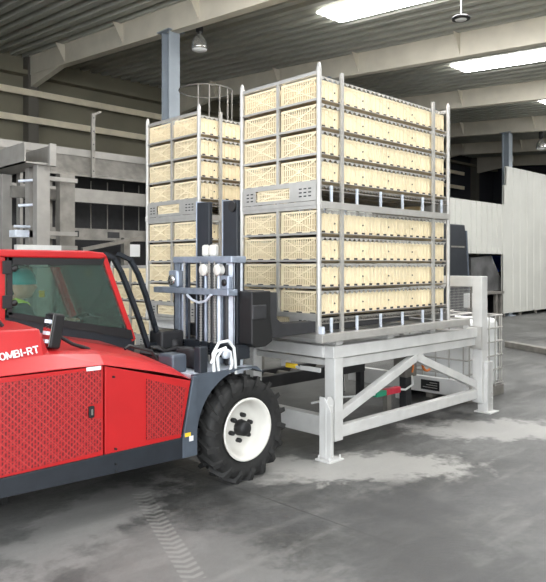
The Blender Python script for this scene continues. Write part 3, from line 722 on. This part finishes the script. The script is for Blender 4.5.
for (px, py) in ((113, 375), (115, 447), (115, 462), (115, 469)):
    a = gp(px, py); MB().tube([(a.x, YS, a.z), (a.x, YS-.02, a.z)], .008, 8).build('bolt', 'black', TK)
# --- bonnet lid
secs = [(.6, 1.105, 1.20, 1.40, 1.42), (1.93, 1.105, 1.20, 1.37, 1.40), (1.99, 1.105, 1.20, 1.215, 1.33), (2.34, 1.10, 1.17, 1.19, 1.25), (2.75, 1.01, 1.065, 1.09, 1.17), (3.0, .945, .985, 1.0, 1.08), (3.12, .895, .91, .92, .96)]
vs = []; n = 6
for (x, a, b_, c, d) in secs:
    vs += [(x, YS-.004, a), (x, YS+.08, b_), (x, YS+.14, c), (x, YS+.5, (c+d)/2+.01), (x, 4.93, d), (x, 4.93, a-.05)]
fs = [(i*n+j, i*n+j+1, (i+1)*n+j+1, (i+1)*n+j) for i in range(len(secs)-1) for j in range(n-1)]
fs += [tuple(range(n))[::-1], tuple((len(secs)-1)*n+j for j in range(n))]
fs += [(i*n, (i+1)*n, (i+1)*n+n-1, i*n+n-1) for i in range(len(secs)-1)]
MB().add(vs, fs).build('bonnet', 'red', TK, .008)
# perforated patch on the bonnet in front of the glass
def bonz(x, y):
    for i in range(len(secs)-1):
        if secs[i][0] <= x <= secs[i+1][0]:
            t = (x-secs[i][0])/(secs[i+1][0]-secs[i][0]); c = secs[i][3]*(1-t)+secs[i+1][3]*t; d = secs[i][4]*(1-t)+secs[i+1][4]*t
            return (c+d)/2+.01 + (y-YS-.5)/(4.93-YS-.5)*(d-(c+d)/2-.01)
pv = [(x, y, bonz(x, y)+.004) for (x, y) in ((2.4, 4.62), (2.74, 4.62), (2.98, 4.62), (2.98, 4.9), (2.74, 4.9), (2.4, 4.9))]
M['perfx'] = mat('bonnet_vent_red', (.30, .02, .02), .5, noise=.5, nscale=40)
MB().add(pv, [(0, 1, 4, 5), (1, 2, 3, 4)]).build('bonnet_vent', 'perfx', TK)
# lettering
def arcp_(cx, cy, rx, ry, a0, a1, n=10): return [(cx+rx*math.cos(math.radians(a0+(a1-a0)*k/n)), cy+ry*math.sin(math.radians(a0+(a1-a0)*k/n))) for k in range(n+1)]
GL = {'C': (.80, [arcp_(.40, .5, .32, .42, 50, 310)]), 'O': (.84, [arcp_(.42, .5, .34, .42, 0, 360, 16)]),
      'M': (.98, [[(.08, 0), (.08, 1)], [(.12, .92), (.49, .12)], [(.49, .12), (.86, .92)], [(.90, 0), (.90, 1)]]),
      'B': (.76, [[(.08, 0), (.08, 1)], [(.08, .92), (.42, .92)]+arcp_(.42, .73, .20, .19, 90, -90)+[(.08, .54)], [(.42, .54)]+arcp_(.45, .31, .23, .23, 90, -90)+[(.08, .08)]]),
      'I': (.28, [[(.14, 0), (.14, 1)]]), '-': (.46, [[(.06, .40), (.40, .40)]]),
      'R': (.80, [[(.08, 0), (.08, 1)], [(.08, .92), (.44, .92)]+arcp_(.44, .70, .22, .22, 90, -90)+[(.08, .48)], [(.40, .48), (.70, 0)]]),
      'T': (.76, [[(.38, 0), (.38, 1)], [(.0, .92), (.76, .92)]])}
HL = .049; tw = sum(GL[c][0]+.07 for c in 'COMBI-RT')*HL
lean = math.atan2(.06, .175)
mt = Matrix.Translation((1.905, YS+.070, 1.222)) @ Matrix.Rotation(math.radians(-6.5), 4, 'Y') @ Matrix.Rotation(PI/2-lean, 4, 'X') @ Matrix.Translation((-tw, 0, 0))
b = MB(); xo = 0
for ch_ in 'COMBI-RT':
    for st in GL[ch_][1]:
        for (p, q) in zip(st[:-1], st[1:]):
            P0, P1 = Vector(((xo+p[0])*HL, p[1]*HL, 0)), Vector(((xo+q[0])*HL, q[1]*HL, 0)); e = (P1-P0).normalized()*.0015
            if len(st) == 2: e = e*0
            n0 = len(b.v); b.bar(P0-e, P1+e, .0085, .004)
            b.v[n0:] = [tuple(mt @ Vector(v)) for v in b.v[n0:]]
    xo += GL[ch_][0]+.07
o = b.build('lettering', 'white', TK); o['label'] = 'white capital lettering COMBI-RT on red bonnet'
# bonnet handles
p = [Vector((2.62, 4.30, bonz(2.62, 4.6)+.0)), Vector((2.66, 4.30, bonz(2.66, 4.6)+.03)), Vector((2.86, 4.30, bonz(2.86, 4.6)+.03)), Vector((2.9, 4.30, bonz(2.9, 4.6)-.02))]
MB().tube(p, .012, 8).build('bonnet_handle', 'black', TK)
p = [(1.55, 4.4, 1.395), (1.58, 4.4, 1.43), (1.72, 4.4, 1.43), (1.75, 4.4, 1.39)]
MB().tube(p, .014, 8).build('bonnet_handle', 'black', TK)
# --- front wheel guard
FX = 3.65; FR = .44
MB().prism([(3.00, .315), (3.14, .315), (3.14, .93), (3.10, .93), (3.00, .44)], YS-.012, YS+.018).build('guard_plate', 'slate', TK, .004)
poly = [(3.13, .33), (3.13, .905), (3.20, .915), (3.93, .915), (3.93, .86)]
arc = [(FX+.49*math.cos(t), .44+.49*math.sin(t)) for t in [math.radians(a) for a in range(62, 200, 6)]]
poly = [(3.13, .33), (3.13, .935), (3.80, .935)] + [p for p in arc if p[0] > 3.14 and p[1] > .33]
MB().prism(poly, YS+.02, YS+.06).build('mudguard', 'slate', TK)
vs = []; fs = []
arcp = [(FX+.495*math.cos(t), .44+.495*math.sin(t)) for t in [math.radians(a) for a in range(60, 184, 6)]]
for (x, z) in arcp: vs += [(x, YS+.02, z), (x, 4.5, z)]
for i in range(len(arcp)-1): fs.append((2*i, 2*i+1, 2*i+3, 2*i+2))
MB().add(vs, fs).build('mudguard_liner', 'dark', TK)
a = gp(192, 440); MB().box(3.02, 3.075, YS-.013, YS-.01, .475, .505).build('warning_label', 'yellow', TK); MB().box(3.06, 3.10, YS-.0135, YS-.01, .435, .475).build('warning_label', 'white', TK)
# --- wheels
def tyre(cx, y0, wd, r, rr, cz):
    yc = y0 + wd/2; h = wd/2; b = MB()
    b.lathe([(rr, -h*.75), (rr+.02, -h*.9), (r-.10, -h), (r-.05, -h*.96), (r-.03, -h*.8), (r-.03, h*.8), (r-.05, h*.96), (r-.10, h), (rr+.02, h*.9), (rr, h*.75)], (cx, yc, cz), 'Y', 48)
    n = 18
    for k in range(n):        # chevron lugs
        for s in (-1, 1):
            t = 2*PI*(k+(.5 if s > 0 else 0))/n; m = Matrix.Translation((cx, yc, cz)) @ Matrix.Rotation(t, 4, 'Y')
            pts = []
            for zz, yo, dx in ((r-.04, 0, .045), (r-.04, s*h*.98, -.03), (r-.10, s*h*1.04, -.05)):
                for e in (-.020, .020): pts.append((zz, yo, dx+e))
            vs = []
            for (zz, yo, dx), out in zip(pts, (1, 1, 1, 1, 1, 1)):
                vs.append(m @ Vector((dx, yo, zz-.02))); vs.append(m @ Vector((dx*.95, yo if abs(yo) < h else yo+s*.012, zz+.042 if zz > r-.08 else zz+.02)))
            # vs order per point: inner, outer ; points: a0 a1 b0 b1 c0 c1
            A0,A0o,A1,A1o,B0,B0o,B1,B1o,C0,C0o,C1,C1o = range(12)
            b.add(vs, [(A0o,A1o,B1o,B0o),(B0o,B1o,C1o,C0o),(A0,A0o,B0o,B0),(A1o,A1,B1,B1o),(B0,B0o,C0o,C0),(B1o,B1,C1,C1o),(A0,A1,A1o,A0o),(C0,C0o,C1o,C1),(A0,B0,B1,A1),(B0,C0,C1,B1)])
    return b
def wheel(cx, y0, wd, r, rr, cz, s=-1, detail=True):
    w_ = tyre(cx, y0, wd, r, rr, cz).build('tyre', 'rubber', TK)
    yo = y0 if s < 0 else y0+wd     # outer face
    d = -s
    b = MB(); b.lathe([(rr+.008, d*.005), (rr+.004, d*-.004), (rr-.012, d*0), (rr-.03, d*.03), (rr-.05, d*.09), (rr-.09, d*.13), (.09, d*.11), (.0, d*.11)], (cx, yo, cz), 'Y', 40)
    rim = b.build('rim', 'rim', TK)
    MB().lathe([(0, d*.02), (.05, d*.02), (.062, d*.035), (.068, d*.11)], (cx, yo, cz), 'Y', 20).build('hub_cap', 'black', rim)
    for k in range(6):
        t = k*PI/3+.3; MB().lathe([(0, d*.07), (.016, d*.07), (.02, d*.085), (.02, d*.12)], (cx+.105*math.cos(t), yo, cz+.105*math.sin(t)), 'Y', 10).build('wheel_nut', 'black', rim)
def fixpar(o, par):  # children of meshes whose origin is the world origin shifted by TK
    for c in o.children: c.matrix_parent_inverse = Matrix.Translation(-Vector((0,0,0)))
wheel(FX, 4.06, .26, FR, .255, .43)
wheel(FX, 5.68, .26, FR, .255, .43, s=1)
wheel(1.82, 4.9, .25, .36, .2, .345)
MB().tube([(FX, 4.15, .43), (FX, 5.85, .43)], .06, 12).build('axle', 'dark', TK)

# --- cab
CY0, CY1 = 4.95, 5.9
xa, xb = 2.80, 3.10     # top and bottom of windscreen
def sill(x): return 1.445 - .2*(x-1.99)/1.14
roof = MB().prism([(1.25, 1.865), (2.78, 1.85), (2.84, 1.868), (2.80, 1.90), (2.66, 1.915), (1.25, 1.915)], CY0-.03, CY1+.03).build('cab_roof', 'red', TK, .012)
for y in (CY0, CY1-.04):
    fr = MB()
    fr.bar((2.82 if y == CY0 else 2.79, y+.02, 1.87), (3.11 if y == CY0 else 3.07, y+.02, 1.14), .045, .045 if y == CY0 else .11, up=(0, 1, 0))
    fr.build('front_pillar', 'red', TK, .006)
    MB().box(1.80, 1.99, y, y+.04, .95, 1.87).build('rear_pillar', 'red', TK, .006)
    MB().prism([(1.99, .62), (3.08, .62), (3.12, 1.14), (3.10, sill(3.1)-.01), (1.99, 1.40)], y, y+.04).build('door_lower', 'anth', TK, .004)
MB().prism([(2.01, 1.40), (3.1, 1.15), (3.075, 1.235), (2.01, 1.445)], CY0-.012, CY0+.0).build('door_band', 'black', TK)
MB().prism([(2.01, 1.80), (2.80, 1.80), (2.82, 1.855), (2.01, 1.865)], CY0-.012, CY0).build('door_band', 'black', TK)
MB().box(2.0, 2.04, CY0-.012, CY0, 1.42, 1.86).build('door_band', 'black', TK)
gl = MB().prism([(2.0, 1.42), (3.07, 1.21), (2.82, 1.85), (2.0, 1.86)], CY0+.005, CY0+.010).build('side_glass', 'glass', TK)
gl = MB().prism([(2.0, 1.42), (3.07, 1.21), (2.82, 1.85), (2.0, 1.86)], CY1-.012, CY1-.007).build('side_glass', 'glass', TK)
b = MB(); b.add([(2.83, CY0+.03, 1.85), (2.83, CY1-.03, 1.85), (3.12, CY1-.03, 1.14), (3.12, CY0+.03, 1.14), (2.836, CY0+.03, 1.85), (2.836, CY1-.03, 1.85), (3.126, CY1-.03, 1.14), (3.126, CY0+.03, 1.14)], [(0,1,2,3),(7,6,5,4),(0,4,5,1),(2,6,7,3),(1,5,6,2),(0,3,7,4)])
b.build('windscreen', 'glass', TK)
MB().box(1.22, 1.25, CY0, CY1, .95, 1.35).box(1.25, 1.80, CY0, CY0+.03, .95, 1.45).box(1.25, 1.8, CY1-.03, CY1, .95, 1.45).build('cab_rear_shell', 'red', TK)
MB().box(3.0, 3.14, CY0+.04, CY1-.04, .7, 1.14).build('dashboard_bulkhead', 'anth', TK, .01)
MB().box(1.3, 3.05, CY0+.04, CY1-.04, .66, .70).build('cab_floor', 'dark', TK)
# hinges
for z in (1.52, 1.78):
    MB().box(1.96, 2.03, CY0-.025, CY0-.012, z-.05, z+.05).build('hinge', 'black', TK, .004)
    MB().lathe([(0, -.015), (.02, -.014), (.025, 0)], (2.055, CY0-.012, z-.01), 'Y', 16).build('glass_fixing', 'black', TK)
MB().box(1.6, 2.76, CY0+.05, CY1-.05, 1.82, 1.86).build('headliner', 'black', TK)
MB().box(2.16, 2.5, CY0+.05, CY0+.5, 1.78, 1.82).build('roof_console', 'black', TK, .015)
MB().box(2.2, 2.34, CY0+.03, CY0+.05, 1.785, 1.805).build('interior_lamp', 'lampglass', TK)
# seat and controls
MB().box(1.95, 2.42, 5.18, 5.66, .90, 1.02).build('seat_cushion', 'black', TK, .03)
MB().prism([(1.93, 1.02), (2.05, 1.02), (1.98, 1.50), (1.86, 1.50)], 5.2, 5.64).build('seat_back', 'black', TK, .03)
MB().box(2.02, 2.34, 5.28, 5.56, .70, .90).build('seat_pedestal', 'black', TK)
b = MB(); cn = Vector((2.79, 5.42, 1.28)); ax = Vector((-.5, 0, .86)).normalized(); u = Vector((0, 1, 0)); v_ = ax.cross(u)
b.tube([cn + (u*math.cos(t)+v_*math.sin(t))*.15 for t in [2*PI*k/24 for k in range(25)]], .013, 8)
for k in range(3): t = k*2*PI/3+.5; b.tube([cn, cn+(u*math.cos(t)+v_*math.sin(t))*.15], .01, 6)
b.tube([cn, cn-ax*.38], .022, 8); b.build('steering_wheel', 'black', TK)
MB().box(2.70, 2.86, 5.08, 5.16, 1.12, 1.36).build('joystick_console', 'black', TK, .02)
MB().box(2.66, 2.71, 5.84, 5.85, 1.50, 1.56).build('window_sticker', 'yellow', TK)
# guard bars
def cur(pts, Y): return [aty(px, py, Y) for px, py in pts]
for Y, pts in ((4.98, [(104, 252), (113, 256), (121, 270), (129, 290), (139, 317), (148, 345)]), (5.0, [(118, 252), (130, 258), (138, 272), (146, 294), (154, 322), (160, 343)])):
    pt = cur(pts, Y); mbb = MB()
    for i in range(len(pt)-1): mbb.bar(pt[i], pt[i+1] + (pt[i+1]-pt[i]).normalized()*.01, .035, .045, up=(0, 1, 0))
    g1 = mbb.build('guard_bar', 'anth', TK)
    if Y == 4.98:
        for dy in (.3, .6, .86):
            m2 = MB()
            for i in range(len(pt)-1): m2.bar(pt[i]+Vector((0, dy, 0)), pt[i+1]+Vector((0, dy, 0)), .03, .045, up=(0, 1, 0))
            m2.build('guard_bar', 'anth', TK)
pA = aty(148, 343, 4.98); pB = aty(160, 342, 5.0)
MB().bar(pA, pB, .04, .03).build('guard_foot', 'anth', TK)
# mirror on curved arm
arm = [aty(px, py, 4.3) for px, py in ((60, 335), (72, 342), (88, 347), (96, 353), (104, 361), (114, 364))]
MB().tube(arm, .013, 8).build('mirror_arm', 'black', TK)
a = aty(57, 329, 4.28)
mm = Matrix.Translation((a.x-.02, 4.30, a.z)) @ Matrix.Rotation(math.radians(10), 4, 'Y') @ Matrix.Rotation(math.radians(8), 4, 'Z')
mo = MB().box(-.04, .05, -.05, .05, -.12, .12, mm).build('mirror_housing', 'black', TK, .015)
MB().box(-.047, -.041, -.045, .045, -.11, .11, mm).build('mirror_face', 'mirror', mo)
for zz in (-.075, -.02, .06): MB().box(-.06, -.046, -.02, .025, zz-.012, zz+.012, mm).build('mirror_clip', 'steel', mo)

# --- mast
MX = 3.66
def upright(y0, y1, z0, z1, nm, m, x0=MX, x1=MX+.13, f=.02):
    b = MB(); b.box(x0, x1, y0, y0+f, z0, z1); b.box(x0, x0+f, y0, y1, z0, z1); b.box(x1-f, x1, y0, y1, z0, z1); return b.build(nm, m, TK)
MB().box(MX, MX+.11, 4.25, 4.27, .86, 1.86).box(MX, MX+.025, 4.25, 4.36, .86, 1.86).box(MX+.09, MX+.11, 4.25, 4.36, .86, 1.86).build('outer_mast_rail', 'steel', TK, .004)
MB().box(MX, MX+.13, 5.11, 5.13, .86, 1.86).box(MX, MX+.025, 5.04, 5.13, .86, 1.86).box(MX+.105, MX+.13, 5.04, 5.13, .86, 1.86).build('outer_mast_rail', 'bluegrey', TK, .004)
for (px0, px1, pt) in ((197, 209, 200), (223, 237, 198)):
    a = atx(px1, pt, MX+.02); c = atx(px0, pt, MX+.02)
    MB().box(MX+.02, MX+.06, a.y, c.y, .9, a.z).build('inner_mast_rail', 'anth', TK, .005)
    MB().box(MX+.06, MX+.12, c.y-.015, c.y, .9, a.z+.0).build('mast_flange', 'bluegrey', TK, .003)
    MB().box(MX+.015, MX+.13, c.y, c.y+.012, .9, a.z+.015).build('mast_flange', 'bluegrey', TK, .003)
a = atx(230, 205, MX); MB().tube([(MX+.0, a.y-.02, a.z-.0), (MX+.03, a.y-.02, a.z)], .045, 16).build('mast_roller', 'black', TK)
z = 1.845; MB().box(MX-.05, MX+.12, 4.23, 5.08, z-.03, z+.03).build('mast_crosshead', 'bluegrey', TK, .01)
z = 1.565; MB().box(MX-.09, MX+.02, 4.23, 5.34, z-.03, z+.025).build('mast_cross_tie', 'bluegrey', TK, .008)
MB().box(MX-.05, MX+.1, 4.16, 5.2, 1.0, 1.12).build('mast_cross_tie', 'anth', TK, .008)
# cylinders, chains, hoses
for (px, r_, m, zt) in ((184, .016, 'bluegrey', 1.83), (190, .012, 'anth', 1.83), (214, .03, 'dark', 1.83), (220, .022, 'steel', 1.82), (207, .020, 'bluegrey', 1.82), (228, .02, 'dark', 1.8)):
    y = atx(px, 300, MX+.01).y
    MB().tube([(MX+.0, y, .92), (MX+.0, y, zt)], r_, 12).build('lift_cylinder' if r_ >= .02 else 'guide_rod', m, TK)
for px in (186.5, 203, 211.5, 217):
    y = atx(px, 320, MX-.02).y; b = MB()
    for k in range(38): z = .95 + k*.0235; b.box(MX-.05, MX-.038, y-.011, y+.011, z, z+.015); b.box(MX-.048, MX-.04, y-.005, y+.005, z+.012, z+.024)
    b.build('lift_chain', 'galv', TK)
for px, rr in ((205, .05), (219, .045)):
    a = atx(px, 270, MX-.05); MB().lathe([(0, -.03), (rr, -.03), (rr*1.1, -.02), (rr*.85, 0), (rr*1.1, .02), (rr, .03), (0, .03)], (MX-.05, a.y, 1.755), 'X', 20).build('chain_pulley', 'rim', TK)
for px, py in ((206, 250), (213, 250)):
    a = atx(px, py, MX+.02); MB().box(MX, MX+.06, a.y-.045, a.y+.045, 1.875, 1.98).build('chain_anchor', 'rim', TK, .02)
a = atx(176, 278, MX-.06); MB().box(MX-.1, MX-.02, a.y-.07, a.y+.07, a.z-.07, a.z+.09).build('work_lamp', 'bluegrey', TK, .02)
MB().lathe([(0, -.01), (.045, -.01), (.05, .0)], (MX-.11, a.y-.0, a.z+.0), 'X', 18).build('work_lamp_lens', 'lampmetal', TK)
a = atx(227, 281, MX-.03); MB().box(MX-.06, MX-.01, a.y-.05, a.y+.05, a.z-.06, a.z+.06).build('valve_block', 'bluegrey', TK, .01)
MB().lathe([(0, -.01), (.03, -.01), (.032, .0)], (MX-.06, a.y, a.z), 'X', 16).build('valve_port', 'black', TK)
# lower left pivot and bracketry
a = atx(176, 344, MX-.1); MB().lathe([(0, -.02), (.085, -.02), (.095, .0), (.095, .06), (0, .06)], (MX-.16, a.y, a.z), 'X', 24).build('reach_pivot', 'dark', TK)
MB().box(MX-.30, MX-.05, 4.9, 5.1, 1.0, 1.2).build('pivot_block', 'dark', TK, .02)
MB().lathe([(0, -.01), (.03, -.01), (.03, .0), (0, .0)], (MX-.185, a.y, a.z), 'X', 14).build('pivot_pin', 'galv', TK)
for y in (CY0, CY1-.05): MB().box(1.22, 1.27, y, y+.05, 1.35, 1.87).build('rear_corner_pillar', 'red', TK)
MB().tube([aty(150, 347, 4.9), aty(158, 346, 4.9), aty(166, 350, 4.8), aty(180, 345, 4.7)], .025, 8).build('hydraulic_hose', 'black', TK)
MB().tube([aty(140, 350, 4.8), aty(160, 354, 4.7), aty(185, 352, 4.6)], .02, 8).build('hydraulic_hose', 'black', TK)
MB().tube([atx(187, 293, MX-.1), atx(192, 298, MX-.1), atx(199, 301, MX-.1), atx(206, 299, MX-.1), atx(211, 293, MX-.1)], .012, 8).build('hydraulic_hose', 'steel', TK)
# deck over axle with white hoses
MB().box(3.14, 3.80, YS+.08, 4.95, .90, .935).build('front_deck', 'steel', TK, .006)
MB().box(3.14, 3.6, 4.7, 5.5, .9, 1.02).build('front_deck_step', 'dark', TK, .01)
MB().box(3.22, 3.30, 4.16, 4.24, .93, 1.14).build('deck_post', 'anth', TK, .008)
MB().box(3.3, 3.42, 4.3, 4.6, .93, 1.10).build('valve_bank', 'dark', TK, .02)
MB().box(3.05, 3.2, 4.3, 4.5, .93, 1.08).build('valve_bank', 'slate', TK, .02)
for (p0) in (((214, 372), (213, 352), (219, 341), (228, 339), (234, 346), (236, 372)), ((219, 372), (217, 356), (222, 348), (230, 350), (232, 362), (229, 372)), ((211, 362), (216, 350), (226, 346))):
    MB().tube([aty(px, py, 4.15) for px, py in p0], .014, 8).build('mast_hose', 'white', TK)
a = aty(226, 352, 4.16); MB().lathe([(0, -.02), (.04, -.02), (.045, .01), (0, .01)], (a.x, 4.16, a.z), 'Y', 14).build('hose_coupling', 'steel', TK)
# --- carriage and forks
MB().box(3.82, 3.90, 4.12, 5.2, 1.12, 1.24).box(3.82, 3.90, 4.12, 5.2, 1.46, 1.58).box(3.80, 3.86, 4.3, 5.0, 1.2, 1.5).build('fork_carriage', 'dark', TK, .01)
MB().prism([(3.70, 1.13), (3.74, 1.10), (3.86, 1.10), (3.94, 1.14), (3.945, 1.20), (3.92, 1.38), (3.92, 1.575), (3.70, 1.575)], 4.07, 4.24).build('carriage_cheek', 'black', TK, .01)
MB().box(3.70, 3.86, 4.06, 4.075, 1.34, 1.46).build('cheek_bolster', 'dark', TK, .01)
for y in (4.075, 4.85):
    MB().prism([(3.90, 1.165), (3.90, 1.56), (4.0, 1.56), (4.0, 1.33), (4.04, 1.30), (4.08, 1.285), (6.0, 1.243), (6.0, 1.205), (4.5, 1.175)], y, y+.14).build('fork', 'dark', TK, .006)

# ================================================================ OPERATOR
def skin_mesh(pts, edges, rad, name, sub=2):
    me = bpy.data.meshes.new(name); me.from_pydata(pts, edges, []); o = bpy.data.objects.new(name, me); C.objects.link(o)
    md = o.modifiers.new('s', 'SKIN'); md.use_smooth_shade = True
    for i, r in enumerate(rad):
        sv = me.skin_vertices[0].data[i]; sv.radius = (r, r) if not isinstance(r, tuple) else r; sv.use_root = (i == 0)
    sb = o.modifiers.new('u', 'SUBSURF'); sb.levels = sub; sb.render_levels = sub
    bpy.context.view_layer.update()
    m2 = bpy.data.meshes.new_from_object(o.evaluated_get(bpy.context.evaluated_depsgraph_get())); bpy.data.objects.remove(o); return m2
OX, OY = 2.28, 5.42
def V(x, y, z): return (OX+x, OY+y, z-.05)
pts = [V(-.08,0,1.14), V(-.08,0,1.26), V(-.06,0,1.40), V(-.04,0,1.50), V(0,0,1.555), V(.02,0,1.60)]
ed = [(0,1),(1,2),(2,3),(3,4),(4,5)]; rad = [.15,.14,.155,.12,.055,.05]
for s in (-1, 1):
    n = len(pts)
    pts += [V(-.05,s*.17,1.48), V(.08,s*.24,1.28), V(.33,s*.16,1.34), V(.42,s*.12,1.37)]; rad += [.06,.05,.038,.028]
    ed += [(3,n),(n,n+1),(n+1,n+2),(n+2,n+3)]
    m = len(pts); pts += [V(.0,s*.09,1.12), V(.42,s*.12,1.13), V(.52,s*.12,.80), V(.60,s*.12,.75)]; rad += [.09,.065,.048,.04]
    ed += [(0,m),(m,m+1),(m+1,m+2),(m+2,m+3)]
    for f in range(5):   # fingers curling round the wheel rim
        q = len(pts); a = (f-1.5)*.02
        if f < 4: pts += [V(.47,s*.12+a,1.375), V(.50,s*.12+a,1.36), V(.505,s*.12+a,1.335)]; rad += [.010,.009,.008]
        else: pts += [V(.44,s*.12-s*.04,1.36), V(.46,s*.12-s*.05,1.345), V(.48,s*.12-s*.045,1.335)]; rad += [.011,.010,.009]
        ed += [(n+3,q),(q,q+1),(q+1,q+2)]
body = skin_mesh(pts, ed, rad, 'body', 2)
# head sculpted from a sphere, face towards +X
bm = bmesh.new(); bm.from_mesh(body)
ret = bmesh.ops.create_uvsphere(bm, u_segments=32, v_segments=24, radius=1)
hc = Vector(V(.055, 0, 1.685))
for v in ret['verts']:
    c = v.co.copy(); x, y, z = c
    wy = .078*(1-.18*max(0, -z)**1.5); X = .098*x
    if x > 0: X *= (1 - .10*max(0, z)) ; X += -.012*math.exp(-((z-.02)/.16)**2)*math.exp(-((abs(y)-.4)/.2)**2)
    X += .028*math.exp(-((z+.22)/.14)**2)*math.exp(-(y/.16)**2)*(x > .3)       # nose
    X += .010*math.exp(-((z+.52)/.07)**2)*math.exp(-(y/.3)**2)*(x > .3)       # lips
    X += .012*math.exp(-((z+.85)/.15)**2)*(x > 0)                               # chin
    v.co = hc + Vector((X, wy*y, .122*z))
for s in (-1, 1):
    r2 = bmesh.ops.create_uvsphere(bm, u_segments=12, v_segments=8, radius=1)
    for v in r2['verts']: c = v.co.copy(); v.co = hc + Vector((-.005+c.x*.018, s*.078+c.y*.008, -.012+c.z*.032))
bm.to_mesh(body); bm.free()
PO = empty('person', V(-.05, 0, 1.1), 'seated forklift operator in teal cap and dark green jacket with yellow shoulder band', 'person')
poff = Matrix.Translation(-Vector(PO.location))
bo = bpy.data.objects.new('body', body); C.objects.link(bo); bo.parent = PO; bo.matrix_parent_inverse = poff; body.materials.clear(); body.materials.append(M['skin'])
rm = bo.modifiers.new('r', 'REMESH'); rm.mode = 'VOXEL'; rm.voxel_size = .007; rm.use_smooth_shade = True
jp = [V(-.08,0,1.10), V(-.08,0,1.26), V(-.06,0,1.40), V(-.04,0,1.49), V(-.02,0,1.535)]; je = [(0,1),(1,2),(2,3),(3,4)]; jr = [.17,.165,.18,.14,.085]
for s in (-1, 1):
    n = len(jp); jp += [V(-.05,s*.175,1.475), V(.08,s*.245,1.28), V(.31,s*.17,1.335)]; jr += [.082,.068,.05]; je += [(3,n),(n,n+1),(n+1,n+2)]
def addp(me, name, m, par=PO, pm=poff):
    me.materials.clear(); me.materials.append(M[m]); o = bpy.data.objects.new(name, me); C.objects.link(o); o.parent = par; o.matrix_parent_inverse = pm; return o
addp(skin_mesh(jp, je, jr, 'jacket'), 'jacket', 'jacket')
tp = [V(-.08,0,1.12)]; te = []; tr_ = [.16]
for s in (-1, 1):
    n = len(tp); tp += [V(.02,s*.09,1.13), V(.42,s*.12,1.14), V(.51,s*.12,.85)]; tr_ += [.105,.08,.062]; te += [(0,n),(n,n+1),(n+1,n+2)]
addp(skin_mesh(tp, te, tr_, 'trousers'), 'trousers', 'dark')
for s in (-1, 1):
    MB().tube([V(.10, s*.10, 1.40), V(.02, s*.13, 1.525), V(-.07, s*.14, 1.56), V(-.16, s*.13, 1.50)], [.016, .024, .024, .016], 10).build('shoulder_band', 'hivis', PO)
    MB().tube([V(.50, s*.12, .765), V(.57, s*.12, .745), V(.66, s*.12, .738)], [.045, .045, .035], 10).build('boot', 'black', PO)
# cap
b = MB(); b.lathe([(.0, .135), (.04, .13), (.075, .108), (.094, .07), (.102, .03), (.103, .005), (.096, -.0)], (hc.x-.008, hc.y, hc.z), 'Z', 28); b.build('cap', 'teal', PO)
MB().lathe([(.103, .0), (.108, .008), (.107, .03), (.100, .036)], (hc.x-.008, hc.y, hc.z), 'Z', 28).build('cap_band', 'teal', PO)
for s in (-1, 1):
    MB().lathe([(0, -.006), (.006, -.004), (.008, .0)], (hc.x+.083, hc.y+s*.032, hc.z-.006), 'X', 10).build('eye', 'white', PO)
